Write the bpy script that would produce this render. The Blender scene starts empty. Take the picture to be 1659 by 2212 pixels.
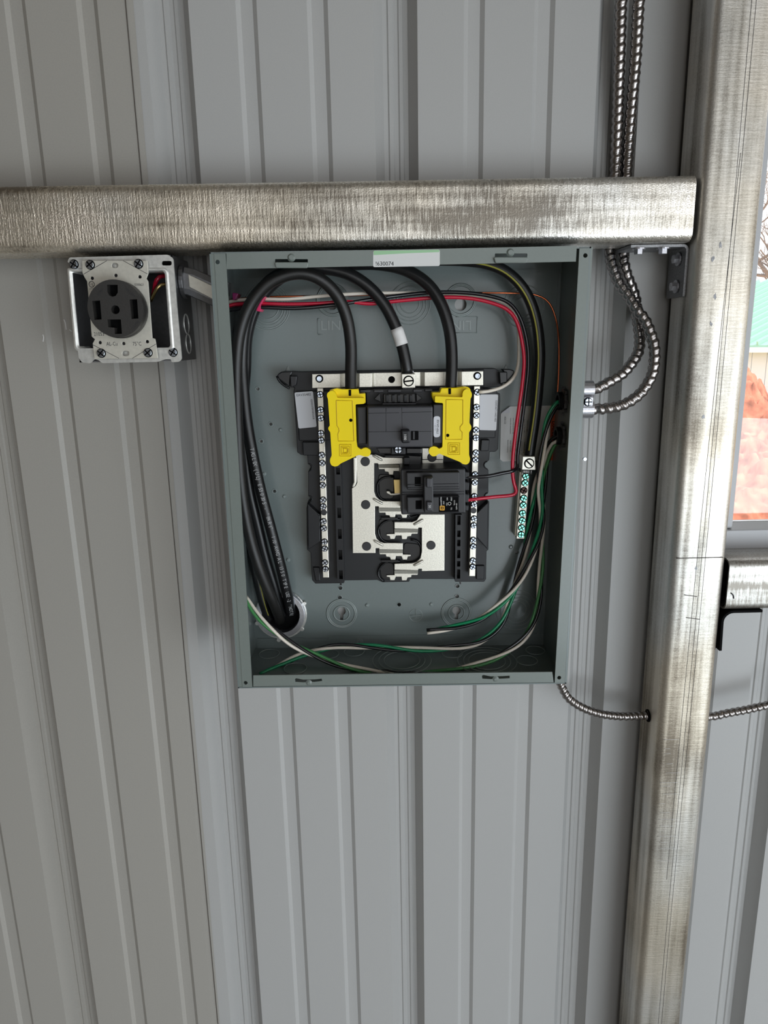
import bpy, bmesh, math, random
from mathutils import Vector, Matrix, noise
from mathutils.geometry import tessellate_polygon
random.seed(7)
SC = bpy.context.scene
COL = SC.collection
# ------------------------------------------------------------------ camera
Z0 = 1.6                                   # height of the panel's top edge above the floor
FPX = 1538.9
CAM = Vector((.15045, -.81185, Z0 - .08634))
def rotm(rx, ry, rz):
    return Matrix.Rotation(rz, 3, 'Z') @ Matrix.Rotation(rx, 3, 'X') @ Matrix.Rotation(ry, 3, 'Y')
CM = rotm(-.23495, .01963, -.01303)
cd = bpy.data.cameras.new('camera'); cam = bpy.data.objects.new('camera', cd); COL.objects.link(cam)
cam.location = CAM
cam.rotation_euler = Matrix((CM.col[0], CM.col[2], -CM.col[1])).transposed().to_euler()
cd.sensor_width = 36; cd.sensor_fit = 'AUTO'; cd.lens = FPX * 36 / 2212
cd.clip_start = .02; cd.clip_end = 500
SC.camera = cam
# ------------------------------------------------------------------ world, sun, exposure
w = bpy.data.worlds.new('sky'); SC.world = w; w.use_nodes = True
w.node_tree.nodes['Background'].inputs[0].default_value = (.94, .97, 1, 1)
w.node_tree.nodes['Background'].inputs[1].default_value = 1.15
sd = bpy.data.lights.new('sun', 'SUN'); sd.energy = 2.6; sd.angle = .01; sd.color = (1, .96, .90)
sun = bpy.data.objects.new('sun', sd); COL.objects.link(sun)
sun.rotation_euler = Vector((.62, -.42, .85)).to_track_quat('Z', 'Y').to_euler()
sun.location = (3, -3, 6)
ad = bpy.data.lights.new('low_daylight_fill', 'AREA'); ad.shape = 'RECTANGLE'; ad.size = 2.2; ad.size_y = 1.2; ad.energy = 27; ad.color = (.80, .91, 1)  # added area lamp standing in for light off the sunlit doorway floor
fill_lamp = bpy.data.objects.new('low_daylight_fill', ad); COL.objects.link(fill_lamp); fill_lamp.location = (1.8, -2.4, .55)
fill_lamp.rotation_euler = (fill_lamp.location - Vector((.2, 0, 1.35))).to_track_quat('Z', 'Y').to_euler()
SC.view_settings.view_transform = 'Standard'; SC.view_settings.look = 'None'
SC.view_settings.gamma = 1; SC.view_settings.use_curve_mapping = False
SC.view_settings.exposure = 0.62
SC.cycles.use_denoising = True
SC.cycles.max_bounces = 8; SC.cycles.diffuse_bounces = 4
SC.cycles.caustics_reflective = False; SC.cycles.caustics_refractive = False
# ------------------------------------------------------------------ helpers
def P(px, py, Y):
    """point of the photograph (1659x2212 frame) on the plane y = Y of the real scene"""
    d = CM @ Vector(((px - 829.5) / FPX, 1, (1106 - py) / FPX))
    return CAM + d * ((Y - CAM.y) / d.y)
def PZ(px, py, Z):
    d = CM @ Vector(((px - 829.5) / FPX, 1, (1106 - py) / FPX))
    return CAM + d * ((Z - CAM.z) / d.z)
def PX(px, py, X):
    d = CM @ Vector(((px - 829.5) / FPX, 1, (1106 - py) / FPX))
    return CAM + d * ((X - CAM.x) / d.x)
def S(px, py, Y):
    return (P(px + 5, py, Y) - P(px - 5, py, Y)).length / 10
ORG = {}
def mk(name, verts, faces, m, parent=None, smooth=False, bevel=0, seg=2, mats=None, mi=None, autosm=False):
    vs = [Vector(v) for v in verts]
    c = sum(vs, Vector()) / max(1, len(vs))
    me = bpy.data.meshes.new(name)
    me.from_pydata([v - c for v in vs], [], faces)
    bm = bmesh.new(); bm.from_mesh(me)
    bmesh.ops.recalc_face_normals(bm, faces=bm.faces)
    bm.to_mesh(me); bm.free()
    for mm in (mats or [m]): me.materials.append(mm)
    if mi:
        for p, i in zip(me.polygons, mi): p.material_index = i
    if smooth:
        for p in me.polygons: p.use_smooth = True
    o = bpy.data.objects.new(name, me); COL.objects.link(o)
    place(o, c, parent)
    if bevel:
        b = o.modifiers.new('bevel', 'BEVEL'); b.width = bevel; b.segments = seg; b.limit_method = 'ANGLE'; b.angle_limit = .6
    return o
def place(o, c, parent):
    ORG[o] = Vector(c)
    if parent: o.parent = parent; o.location = Vector(c) - ORG[parent]
    else: o.location = c
def inst(name, me, c, parent, rot=None):
    o = bpy.data.objects.new(name, me); COL.objects.link(o); place(o, c, parent)
    if rot is not None: o.rotation_euler = rot
    return o
def tag(o, label=None, cat=None, group=None, kind=None):
    if label: o['label'] = label
    if cat: o['category'] = cat
    if group: o['group'] = group
    if kind: o['kind'] = kind
    return o
def thing(name, loc, label, cat, group=None):
    o = bpy.data.objects.new(name, None); o.empty_display_size = .02; COL.objects.link(o)
    place(o, loc, None); return tag(o, label, cat, group)
def poly_geo(loops, yf, yb, V, F):
    """loops of 3-D points at y=yf (first outer, rest holes), extruded straight to y=yb"""
    n0 = len(V); fl = [p for l in loops for p in l]
    V += [(p[0], yf, p[2]) for p in fl] + [(p[0], yb, p[2]) for p in fl]
    n = len(fl)
    if len(loops) == 1:
        F.append(tuple(range(n0, n0 + n))); F.append(tuple(range(n0 + 2 * n - 1, n0 + n - 1, -1)))
    else:
        for t in tessellate_polygon([[Vector((p[0], p[2], 0)) for p in l] for l in loops]):
            F.append(tuple(n0 + i for i in t)); F.append(tuple(n0 + n + i for i in reversed(t)))
    k = 0
    for l in loops:
        m = len(l)
        for i in range(m):
            a, b = n0 + k + i, n0 + k + (i + 1) % m
            F.append((a, b, b + n, a + n))
        k += m
def circ(px, py, r, Y, n=20, rad=None):
    c = P(px, py, Y); r = rad if rad else r * S(px, py, Y)
    return [c + Vector((r * math.cos(2 * math.pi * i / n), 0, r * math.sin(2 * math.pi * i / n))) for i in range(n)]
def prism(name, pts, Yf, Yb, m, parent, holes=(), bevel=0, seg=2):
    loops = [[P(x, y, Yf) for x, y in pts]]
    for h in holes:
        if len(h) == 3 and not isinstance(h[0], (tuple, list)): loops.append(circ(h[0], h[1], h[2], Yf, 16))
        else: loops.append([P(x, y, Yf) for x, y in h])
    V, F = [], []
    poly_geo(loops, Yf, Yb, V, F)
    return mk(name, V, F, m, parent, bevel=bevel, seg=seg)
def disc(name, px, py, r, Yf, Yb, m, parent, n=24, bevel=0, r2=None):
    a = circ(px, py, r, Yf, n); V = [tuple(p) for p in a]
    c = P(px, py, Yf); k = 1 if r2 is None else r2 / r
    V += [(c.x + (p.x - c.x) * k, Yb, c.z + (p.z - c.z) * k) for p in a]
    F = [tuple(range(n)), tuple(range(2 * n - 1, n - 1, -1))] + [(i, (i + 1) % n, n + (i + 1) % n, n + i) for i in range(n)]
    return mk(name, V, F, m, parent, bevel=bevel)
def rr(x0, y0, x1, y1, r, n=4):
    o = []
    for cx, cy, a in ((x1 - r, y0 + r, -90), (x1 - r, y1 - r, 0), (x0 + r, y1 - r, 90), (x0 + r, y0 + r, 180)):
        for i in range(n + 1):
            t = math.radians(a + 90 * i / n); o.append((cx + r * math.cos(t), cy + r * math.sin(t)))
    return o
def qr(pts, r, n=4):
    """round the corners of a pixel polygon"""
    o = []; N = len(pts)
    for i in range(N):
        p = Vector(pts[i]); a = Vector(pts[i - 1]) - p; b = Vector(pts[(i + 1) % N]) - p
        k = min(r, a.length * .45, b.length * .45)
        A = p + a.normalized() * k; B = p + b.normalized() * k
        for j in range(n + 1):
            t = j / n; q = A * (1 - t) ** 2 + p * 2 * t * (1 - t) + B * t * t; o.append((q.x, q.y))
    return o
def box(name, x0, x1, y0, y1, z0, z1, m, parent=None, bevel=0, seg=2):
    V = [(x, y, z) for x in (x0, x1) for y in (y0, y1) for z in (z0, z1)]
    F = [(0, 1, 3, 2), (4, 6, 7, 5), (0, 4, 5, 1), (2, 3, 7, 6), (0, 2, 6, 4), (1, 5, 7, 3)]
    return mk(name, V, F, m, parent, bevel=bevel, seg=seg)
def catmull(pts, step=.004):
    p = [Vector(q) for q in pts]; p = [p[0] * 2 - p[1]] + p + [p[-1] * 2 - p[-2]]; o = []
    for i in range(1, len(p) - 2):
        n = max(2, int((p[i + 1] - p[i]).length / step))
        for j in range(n):
            t = j / n
            o.append(.5 * ((2 * p[i]) + (p[i + 1] - p[i - 1]) * t + (2 * p[i - 1] - 5 * p[i] + 4 * p[i + 1] - p[i + 2]) * t * t + (3 * p[i] - p[i - 1] - 3 * p[i + 1] + p[i + 2]) * t ** 3))
    o.append(p[-2]); return o
def frames(path):
    T = [(path[min(i + 1, len(path) - 1)] - path[max(i - 1, 0)]).normalized() for i in range(len(path))]
    up = Vector((0, -1, 0))
    if abs(T[0].dot(up)) > .9: up = Vector((1, 0, 0))
    N = []; n = (up - T[0] * up.dot(T[0])).normalized()
    for t in T:
        n = (n - t * n.dot(t)).normalized(); N.append(n)
    return T, N
def sweep(path, rf, V, F, sides=10, cap=True):
    T, N = frames(path); n0 = len(V)
    for i, p in enumerate(path):
        b = T[i].cross(N[i])
        for k in range(sides):
            a = 2 * math.pi * k / sides; r = rf(i, a) if callable(rf) else rf
            V.append(tuple(p + (N[i] * math.cos(a) + b * math.sin(a)) * r))
    for i in range(len(path) - 1):
        for k in range(sides):
            a = n0 + i * sides + k; c = n0 + i * sides + (k + 1) % sides
            F.append((a, c, c + sides, a + sides))
    if cap:
        F.append(tuple(range(n0, n0 + sides))); F.append(tuple(range(len(V) - 1, len(V) - sides - 1, -1)))
def tube(name, pts, r, m, parent=None, sides=10, step=.004, world=False, raw=False):
    pp = pts if world else [P(*q) for q in pts]
    path = [Vector(q) for q in pp] if raw else catmull(pp, step)
    V, F = [], []; sweep(path, r, V, F, sides)
    return mk(name, V, F, m, parent, smooth=True)
def rings(name, px, py, rads, Y, m, parent, t=.0007, n=36):
    V, F = [], []
    for r in rads:
        a = circ(px, py, r, Y, n); a.append(a[0]); sweep(a, t, V, F, 5, cap=False)
    return mk(name, V, F, m, parent, smooth=True)
FONTS = {}
def glyphs(s, h, out=.00006):
    cu = bpy.data.curves.new('lettering', 'FONT'); cu.body = s; cu.size = h / .7; cu.align_x = 'CENTER'; cu.align_y = 'CENTER'
    cu.resolution_u = 2
    ob = bpy.data.objects.new('lettering', cu)
    me = bpy.data.meshes.new_from_object(ob); bpy.data.objects.remove(ob); bpy.data.curves.remove(cu)
    V = [v.co.copy() for v in me.vertices]; F = [tuple(p.vertices) for p in me.polygons]; bpy.data.meshes.remove(me)
    return V, F
def text(s, px, py, Y, hpx, ang, m, parent, sx=1.0, mirror=False, name='lettering', n=None, at=None):
    """lettering on a plane facing the viewer; ang in degrees, clockwise in the photo"""
    k = S(px, py, Y); V0, F = glyphs(s, hpx * k)
    c = P(px, py, Y); a = math.radians(-ang); V = []
    for v in V0:
        x = v.x * sx * (-1 if mirror else 1); y = v.y
        V.append((c.x + x * math.cos(a) - y * math.sin(a), Y, c.z + x * math.sin(a) + y * math.cos(a)))
    return mk(name, V, F, m, parent)
def lin(r, g, b):
    f = lambda c: (c / 255 / 12.92) if c / 255 <= .04045 else ((c / 255 + .055) / 1.055) ** 2.4
    return (f(r), f(g), f(b), 1)
def mat(name, col, rough=.5, metal=0, noise_amt=0, nscale=30, bump=0, bscale=200, stretch=(1, 1, 1), spec=.5, coat=0, trans=0):
    m = bpy.data.materials.new(name); m.use_nodes = True; nt = m.node_tree; b = nt.nodes['Principled BSDF']
    b.inputs['Base Color'].default_value = col; b.inputs['Roughness'].default_value = rough; b.inputs['Metallic'].default_value = metal
    b.inputs['Specular IOR Level'].default_value = spec
    if coat: b.inputs['Coat Weight'].default_value = coat; b.inputs['Coat Roughness'].default_value = .1
    if trans: b.inputs['Transmission Weight'].default_value = trans
    if noise_amt or bump:
        g = nt.nodes.new('ShaderNodeNewGeometry'); mp = nt.nodes.new('ShaderNodeMapping'); mp.inputs['Scale'].default_value = stretch
        nt.links.new(g.outputs['Position'], mp.inputs['Vector'])
    if noise_amt:
        n = nt.nodes.new('ShaderNodeTexNoise'); n.inputs['Scale'].default_value = nscale; n.inputs['Detail'].default_value = 5
        nt.links.new(mp.outputs[0], n.inputs['Vector'])
        r = nt.nodes.new('ShaderNodeMapRange'); r.inputs['From Min'].default_value = .3; r.inputs['From Max'].default_value = .7
        r.inputs['To Min'].default_value = 1 - noise_amt; r.inputs['To Max'].default_value = 1 + noise_amt
        nt.links.new(n.outputs['Fac'], r.inputs['Value'])
        mx = nt.nodes.new('ShaderNodeVectorMath'); mx.operation = 'SCALE'; mx.inputs[0].default_value = col[:3]
        nt.links.new(r.outputs[0], mx.inputs['Scale']); nt.links.new(mx.outputs[0], b.inputs['Base Color'])
    if bump:
        n2 = nt.nodes.new('ShaderNodeTexNoise'); n2.inputs['Scale'].default_value = bscale; n2.inputs['Detail'].default_value = 3
        nt.links.new(mp.outputs[0], n2.inputs['Vector'])
        bp = nt.nodes.new('ShaderNodeBump'); bp.inputs['Strength'].default_value = bump; bp.inputs['Distance'].default_value = .0006
        nt.links.new(n2.outputs['Fac'], bp.inputs['Height']); nt.links.new(bp.outputs[0], b.inputs['Normal'])
    return m
def galv(name, axis, dark=.34, light=.8, warm=.5, seed=0, met=.85, r0=.5, r1=.3, bs=.35):
    """galvanised, mill-scratched steel: streaks along the tube (axis), fine comb marks across, rusty-brown stain"""
    m = bpy.data.materials.new(name); m.use_nodes = True; nt = m.node_tree; b = nt.nodes['Principled BSDF']; L = nt.links.new
    g = nt.nodes.new('ShaderNodeNewGeometry')
    def nz(scale, st, det=4, off=0):
        mp = nt.nodes.new('ShaderNodeMapping'); mp.inputs['Scale'].default_value = st; mp.inputs['Location'].default_value = (off, off, off)
        L(g.outputs['Position'], mp.inputs['Vector'])
        n = nt.nodes.new('ShaderNodeTexNoise'); n.inputs['Scale'].default_value = scale; n.inputs['Detail'].default_value = det
        L(mp.outputs[0], n.inputs['Vector']); return n.outputs['Fac']
    al = (.04, 1, 1) if axis == 'x' else (1, 1, .04)
    ac = (1, 1, .10) if axis == 'x' else (.10, 1, 1)
    streak = nz(60, al, 6, seed); comb = nz(520, ac, 3, seed + 3); blot = nz(9, (1, 1, 1), 5, seed + 5); fine = nz(900, (1, 1, 1), 2)
    def mth(op, a, c):
        n = nt.nodes.new('ShaderNodeMath'); n.operation = op
        for i, q in enumerate((a, c)):
            if isinstance(q, (int, float)): n.inputs[i].default_value = q
            else: L(q, n.inputs[i])
        return n.outputs[0]
    def mr(v, a, c, d, e):
        n = nt.nodes.new('ShaderNodeMapRange'); L(v, n.inputs[0])
        for i, q in enumerate((a, c, d, e)): n.inputs[i + 1].default_value = q
        return n.outputs[0]
    s = mth('ADD', mth('MULTIPLY', streak, .9), mth('ADD', mth('MULTIPLY', comb, .45 if axis == 'x' else .12), mth('ADD', mth('MULTIPLY', blot, .5), mth('MULTIPLY', fine, .15))))
    f = mr(s, .82, 1.16, 0, 1) if axis == 'x' else mr(s, .70, .98, 0, 1)
    r = nt.nodes.new('ShaderNodeValToRGB'); L(f, r.inputs[0]); e = r.color_ramp.elements
    e[0].position = 0; e[0].color = (dark * .95, dark * .87, dark * .76, 1); e[1].position = 1; e[1].color = (light, light * .99, light * .96, 1)
    q = e.new(.45); q.color = ((dark + light) * .5, (dark + light) * .485, (dark + light) * .45, 1)
    wm = mr(nz(4, (1, 1, 1), 4, seed + 9), .42, .62, 0, warm)
    mx = nt.nodes.new('ShaderNodeMix'); mx.data_type = 'RGBA'; mx.blend_type = 'MULTIPLY'; L(wm, mx.inputs[0]); L(r.outputs[0], mx.inputs[6]); mx.inputs[7].default_value = (1, .84, .62, 1)
    L(mx.outputs[2], b.inputs['Base Color'])
    b.inputs['Metallic'].default_value = met
    L(mr(f, 0, 1, r0, r1), b.inputs['Roughness'])
    bp = nt.nodes.new('ShaderNodeBump'); bp.inputs['Strength'].default_value = bs; bp.inputs['Distance'].default_value = .0005
    L(mth('ADD', comb, mth('MULTIPLY', fine, .6)), bp.inputs['Height']); L(bp.outputs[0], b.inputs['Normal'])
    return m
M = dict(
    sheet=mat('painted_sheet', lin(178, 177, 175), .42, 0, .025, 900, .06, 900, spec=.45),
    sheet2=mat('painted_sheet_warm', lin(165, 161, 154), .45, 0, .03, 700, .06, 900, spec=.4),  # left sheet, a slightly darker and warmer base colour
    seam=mat('dark_seam_edge', lin(90, 84, 78), .6),  # dark rusty edge strip along the seam; also the pencil marks
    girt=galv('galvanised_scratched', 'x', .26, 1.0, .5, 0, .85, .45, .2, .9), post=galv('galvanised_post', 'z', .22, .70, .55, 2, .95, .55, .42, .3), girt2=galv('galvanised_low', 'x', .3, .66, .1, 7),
    brk=mat('bracket_steel', lin(140, 140, 142), .5, .8, .25, 600, .2, 800),
    enam=mat('grey_enamel', lin(118, 126, 121), .36, 0, .02, 400, .03, 300, coat=.15),
    enam_in=mat('grey_enamel_inside', lin(114, 124, 123), .3, 0, .02, 400, .03, 300, coat=.25),
    emboss=mat('emboss_pale_grey', lin(138, 147, 145), .3, coat=.3),  # paler grey for the raised stampings
    black=mat('black_plastic', lin(25, 26, 29), .42, 0, .05, 300, spec=.4), black2=mat('black_plastic_gloss', lin(21, 22, 25), .25, spec=.5),
    brkr=mat('breaker_case', lin(40, 40, 43), .4, 0, .04, 200, spec=.45), brkl=mat('breaker_case_light', lin(55, 55, 60), .4), hole=mat('dark_recess', lin(8, 8, 9), .8, spec=.1),  # last one paints the shade of holes and slots; also plain black parts
    yel=mat('yellow_plastic', lin(255, 226, 5), .42, spec=.3), tin=mat('tin_plate', lin(226, 222, 210), .36, .6, .12, 700, .15, 900),
    alu=mat('alu_bar', lin(228, 224, 212), .4, .8, .1, 300, .1, 700, stretch=(1, 1, .1)), zinc=mat('zinc_screw', lin(200, 210, 225), .2, 1),
    green_s=mat('green_screw', lin(120, 205, 178), .2, .85), rust=mat('rusty_screw', lin(95, 70, 66), .4, .6),
    brass=mat('brass', lin(215, 190, 130), .3, 1), cable=mat('cable_jacket', lin(23, 23, 24), .36, 0, .15, 120, .1, 400, spec=.5),
    cable2=mat('cable_jacket_worn', lin(27, 26, 25), .42, 0, .2, 90, .1, 400), print=mat('white_print', lin(168, 168, 168), .6), stripe=mat('yellow_stripe', lin(170, 165, 70), .5),
    tape=mat('white_tape', lin(232, 230, 228), .5, 0, .04, 150, .1, 200), pink=mat('pink_tape', lin(225, 50, 105), .35, 0, .12, 150), purple=mat('purple_tape', lin(120, 20, 80), .35),
    red=mat('red_wire', lin(198, 22, 55), .25, coat=.3), wht=mat('white_wire', lin(240, 230, 216), .35, coat=.2), blk=mat('black_wire', lin(20, 19, 24), .22, coat=.4),
    grn=mat('green_wire', lin(22, 140, 92), .25, coat=.3), grn2=mat('green_wire_faded', lin(70, 140, 80), .3, coat=.3), cop=mat('bare_copper', lin(235, 130, 88), .22, 1),
    cond=mat('flexible_steel', lin(158, 153, 151), .24, 1, .06, 200), cast=mat('die_cast', lin(190, 190, 195), .35, .9, .12, 500, .2, 600),
    galvb=mat('galvanised_box', lin(222, 221, 216), .3, .5, .12, 250, .12, 500), galvi=mat('galvanised_box_shaded', lin(120, 120, 122), .35, .8, .1, 250), yoke=mat('nickel_yoke', lin(214, 210, 198), .35, .35, .05, 300, .08, 900),  # second one is a darker copy, shade on the box put into its colour
    bake=mat('receptacle_face', lin(47, 45, 43), .5, 0, .1, 900, .2, 900), paper=mat('label_paper', lin(216, 217, 222), .4), paper2=mat('label_paper_dull', lin(222, 222, 220), .5),
    lgreen=mat('label_green', lin(160, 205, 160), .45), ink=mat('ink', lin(50, 50, 55), .6), orange=mat('orange_label', lin(190, 75, 30), .5), gold=mat('gold_print', lin(225, 165, 40), .5),
    emby=mat('yellow_emboss', lin(205, 172, 5), .5), frame=mat('window_vinyl', lin(190, 190, 192), .4), glass=mat('glass', (1, 1, 1, 1), 0, trans=1),
    conc=mat('concrete', lin(150, 147, 142), .7, 0, .1, 3), roofin=mat('roof_sheet', lin(118, 114, 108), .5), dirt=mat('red_dirt', lin(182, 112, 88), .95, 0, .6, 6, .8, 30),  # roof sheet darkened to weaken light from above and left
    dirt2=mat('pale_dirt', lin(214, 178, 128), .95, 0, .25, 6, .6, 30), wwall=mat('white_siding', lin(228, 232, 238), .5), groof=mat('green_roof', lin(140, 190, 165), .5),
    bark=mat('bark', lin(125, 105, 90), .8), brush=mat('dry_brush', lin(200, 165, 130), .9, 0, .3, .6))
# ------------------------------------------------------------------ shared screw meshes (axis along -y, head at the origin)
def screw_me(nm, r, h, m, cross=True, socket=False, washer=None):
    V, F, I = [], [], []
    def lathe(prof, k, n=18):
        a0 = len(V)
        for (rad, y) in prof:
            for i in range(n): t = 2 * math.pi * i / n; V.append((rad * math.cos(t), y, rad * math.sin(t)))
        for j in range(len(prof) - 1):
            for i in range(n):
                a = a0 + j * n + i; b = a0 + j * n + (i + 1) % n; F.append((a, b, b + n, a + n)); I.append(k)
        F.append(tuple(range(a0 + (len(prof) - 1) * n, a0 + len(prof) * n))); I.append(k)
    if socket:
        lathe([(r * 1.05, h * .2), (r * 1.05, -h * .2), (r * .95, -h * .3)], 1)
        lathe([(r * .78, 0), (r * .78, -h * .8), (r * .66, -h), (r * .42, -h), (r * .36, -h * .4)], 0, 12)
    else:
        lathe([(r * 1.1, h * .2), (r * 1.1, -h * .1), (r * .96, -h * .3)], 1)  # near-black base disc paints shade in the slots and around the head
        g = r * .16
        if cross:
            quads = [(s1, s2) for s1 in (1, -1) for s2 in (1, -1)]
            for s1, s2 in quads:
                rr_ = r * .92; pts = [(g, g)] + [(max(g, rr_ * math.cos(t)), max(g, rr_ * math.sin(t))) for t in [math.asin(g / rr_) + (math.pi / 2 - 2 * math.asin(g / rr_)) * i / 5 for i in range(6)]]
                a0 = len(V); V.extend([(s1 * a, -h * .4, s2 * b) for a, b in pts]); V.extend([(s1 * a * .9, -h, s2 * b * .9) for a, b in pts]); n = len(pts)
                F.append(tuple(range(a0 + n, a0 + 2 * n))); I.append(0)
                for i in range(n): F.append((a0 + i, a0 + (i + 1) % n, a0 + n + (i + 1) % n, a0 + n + i)); I.append(0)
        else:
            for s in (1, -1):
                rr_ = r * .86; a1 = math.asin(g / rr_); pts = [(rr_ * math.cos(t), s * rr_ * math.sin(t)) for t in [a1 + (math.pi - 2 * a1) * i / 10 for i in range(11)]]
                a0 = len(V); V.extend([(a, -h * .4, b) for a, b in pts]); V.extend([(a * .95, -h, b * .97) for a, b in pts]); n = len(pts)
                F.append(tuple(range(a0 + n, a0 + 2 * n))); I.append(0)
                for i in range(n): F.append((a0 + i, a0 + (i + 1) % n, a0 + n + (i + 1) % n, a0 + n + i)); I.append(0)
    if washer:
        lathe([(washer, h * .25), (washer, 0.0)], 1)
    me = bpy.data.meshes.new(nm); me.from_pydata(V, [], F); bm = bmesh.new(); bm.from_mesh(me); bmesh.ops.recalc_face_normals(bm, faces=bm.faces); bm.to_mesh(me); bm.free()
    me.materials.append(m); me.materials.append(M['hole'])
    for p, i in zip(me.polygons, I): p.material_index = i
    return me
SCR = screw_me('screw', .0034, .0022, M['zinc']); SCRG = screw_me('green_screw', .0038, .002, M['green_s']); SCRR = screw_me('rust_screw', .0038, .0016, M['rust'])
SCRB = screw_me('big_screw', .0042, .003, M['zinc']); SOCK = screw_me('socket_screw', .004, .0025, M['zinc'], socket=True); SLOT = screw_me('slot_screw', .0052, .0016, M['tin'], cross=False)
def rivet_me():
    V, F = [], []; n = 20
    for rad, y in ((.0052, .0005), (.0052, -.0007), (.0047, -.0011)):
        V += [(rad * math.cos(2 * math.pi * i / n), y, rad * math.sin(2 * math.pi * i / n)) for i in range(n)]
    for j in range(2):
        F += [(j * n + i, j * n + (i + 1) % n, (j + 1) * n + (i + 1) % n, (j + 1) * n + i) for i in range(n)]
    F.append(tuple(range(2 * n, 3 * n)))
    me = bpy.data.meshes.new('rivet'); me.from_pydata(V, [], F); bm = bmesh.new(); bm.from_mesh(me); bmesh.ops.recalc_face_normals(bm, faces=bm.faces); bm.to_mesh(me); bm.free(); me.materials.append(M['brkr']); return me
RIV = rivet_me()
def hexbolt_me():
    V, F = [], []
    def pr(n, r, y0, y1):
        a = len(V)
        for y in (y0, y1): V.extend([(r * math.cos(2 * math.pi * i / n), y, r * math.sin(2 * math.pi * i / n)) for i in range(n)])
        F.append(tuple(range(a, a + n))); F.append(tuple(range(a + 2 * n - 1, a + n - 1, -1)))
        F.extend([(a + i, a + (i + 1) % n, a + n + (i + 1) % n, a + n + i) for i in range(n)])
    pr(18, .0068, 0, -.0014); pr(6, .0046, -.0014, -.006)
    me = bpy.data.meshes.new('hex_bolt'); me.from_pydata(V, [], F); bm = bmesh.new(); bm.from_mesh(me); bmesh.ops.recalc_face_normals(bm, faces=bm.faces); bm.to_mesh(me); bm.free(); me.materials.append(M['cast']); return me
HEX = hexbolt_me()
# ================================================================== STRUCTURE
X1 = -.0243                                  # right edge of the major rib left of the panel; ribs repeat every 9 inches
def profile(xa, xb):
    """(x, y) of the ribbed sheet between xa and xb; ribs are grooves seen from inside (towards +y)"""
    pt = []
    k0 = int((xa - X1) / .2286) - 2
    for k in range(k0, k0 + 14):
        R_ = X1 + k * .2286; L_ = R_ - .0445
        pt += [(L_, 0), (L_ + .0095, .019), (L_ + .0140, .019), (L_ + .0155, .0175), (L_ + .0195, .0175), (L_ + .0210, .019), (L_ + .0250, .019), (L_ + .0265, .0175), (L_ + .0300, .0175), (L_ + .0315, .019), (R_ - .0090, .019), (R_, 0)]
        for a, b in ((.047, .068), (.118, .139)):
            pt += [(R_ + a, 0), (R_ + a + .0045, .0032), (R_ + b - .0045, .0032), (R_ + b, 0)]
    o = []
    for i in range(len(pt) - 1):
        (x0, y0), (x1, y1) = pt[i], pt[i + 1]
        if x1 <= xa or x0 >= xb: continue
        f = lambda x: y0 + (y1 - y0) * (x - x0) / (x1 - x0)
        if not o: o.append((max(x0, xa), f(max(x0, xa))))
        o.append((min(x1, xb), f(min(x1, xb))))
    return o
def sheet(name, segs, m, parent, dy=0):
    V, F = [], []
    for xa, xb, za, zb, lean in segs:
        pr = profile(xa, xb); n = len(pr); a = len(V)
        V += [(x + (lean if i == n - 1 else 0) * (za - 1.5), y + dy, za) for i, (x, y) in enumerate(pr)] + [(x + (lean if i == n - 1 else 0) * (zb - 1.5), y + dy, zb) for i, (x, y) in enumerate(pr)]
        V += [(x, y + dy + .0006, za) for x, y in pr] + [(x, y + dy + .0006, zb) for x, y in pr]
        for i in range(n - 1):
            F.append((a + i, a + i + 1, a + n + i + 1, a + n + i)); F.append((a + 2 * n + i, a + 3 * n + i, a + 3 * n + i + 1, a + 2 * n + i + 1))
        for i in (0, n - 1): F.append((a + i, a + n + i, a + 3 * n + i, a + 2 * n + i))
    return mk(name, V, F, m, parent)
wall = bpy.data.objects.new('wall_back', None); COL.objects.link(wall); place(wall, (0, 0, 0), None)
tag(wall, 'pale grey ribbed sheet metal wall behind the panel', None, None, 'structure')
xw = P(1620, 1138, -.01).x; zs = P(1620, 1140, -.01).z
XJ = P(1576, 1138, -.012).x; XG = P(1582, 1138, -.012).x
sheet('sheet_panel', [(-.0865 - .9144, -.0865, 0, 3.0, .009)], M['sheet2'], wall, -.0014)
sheet('sheet_panel', [(-.098, XJ - .02, 0, 3.0, 0), (XJ - .02, 2.0, 0, zs - .02, 0), (XJ - .02, 2.0, 2.35, 3.0, 0)], M['sheet'], wall)
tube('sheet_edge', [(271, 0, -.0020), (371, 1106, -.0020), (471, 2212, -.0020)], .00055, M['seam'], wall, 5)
# floor, roof, side wall (behind the viewer the building stands open)
tag(box('floor', -3, 5.5, -4.6, 0.02, -.1, 0, M['conc']), 'grey concrete slab', None, None, 'structure')
tag(box('ceiling', -3, 5.5, -4.2, .3, 3.0, 3.03, M['roofin']), 'mid-grey metal roof, darkened to cut light from above', None, None, 'structure')
tag(box('wall_left', -3.03, -3, -4.2, .02, 0, 3.0, M['roofin']), 'mid-grey metal side wall, darkened to cut light from the left', None, None, 'structure')
tag(box('shading_wall_front', -3, -.6, -4.23, -4.2, 0, 3.0, M['roofin']), 'added unseen wall shading the left, beside the open doorway', None, None, 'structure')  # added out of view to make the light more directional
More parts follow.
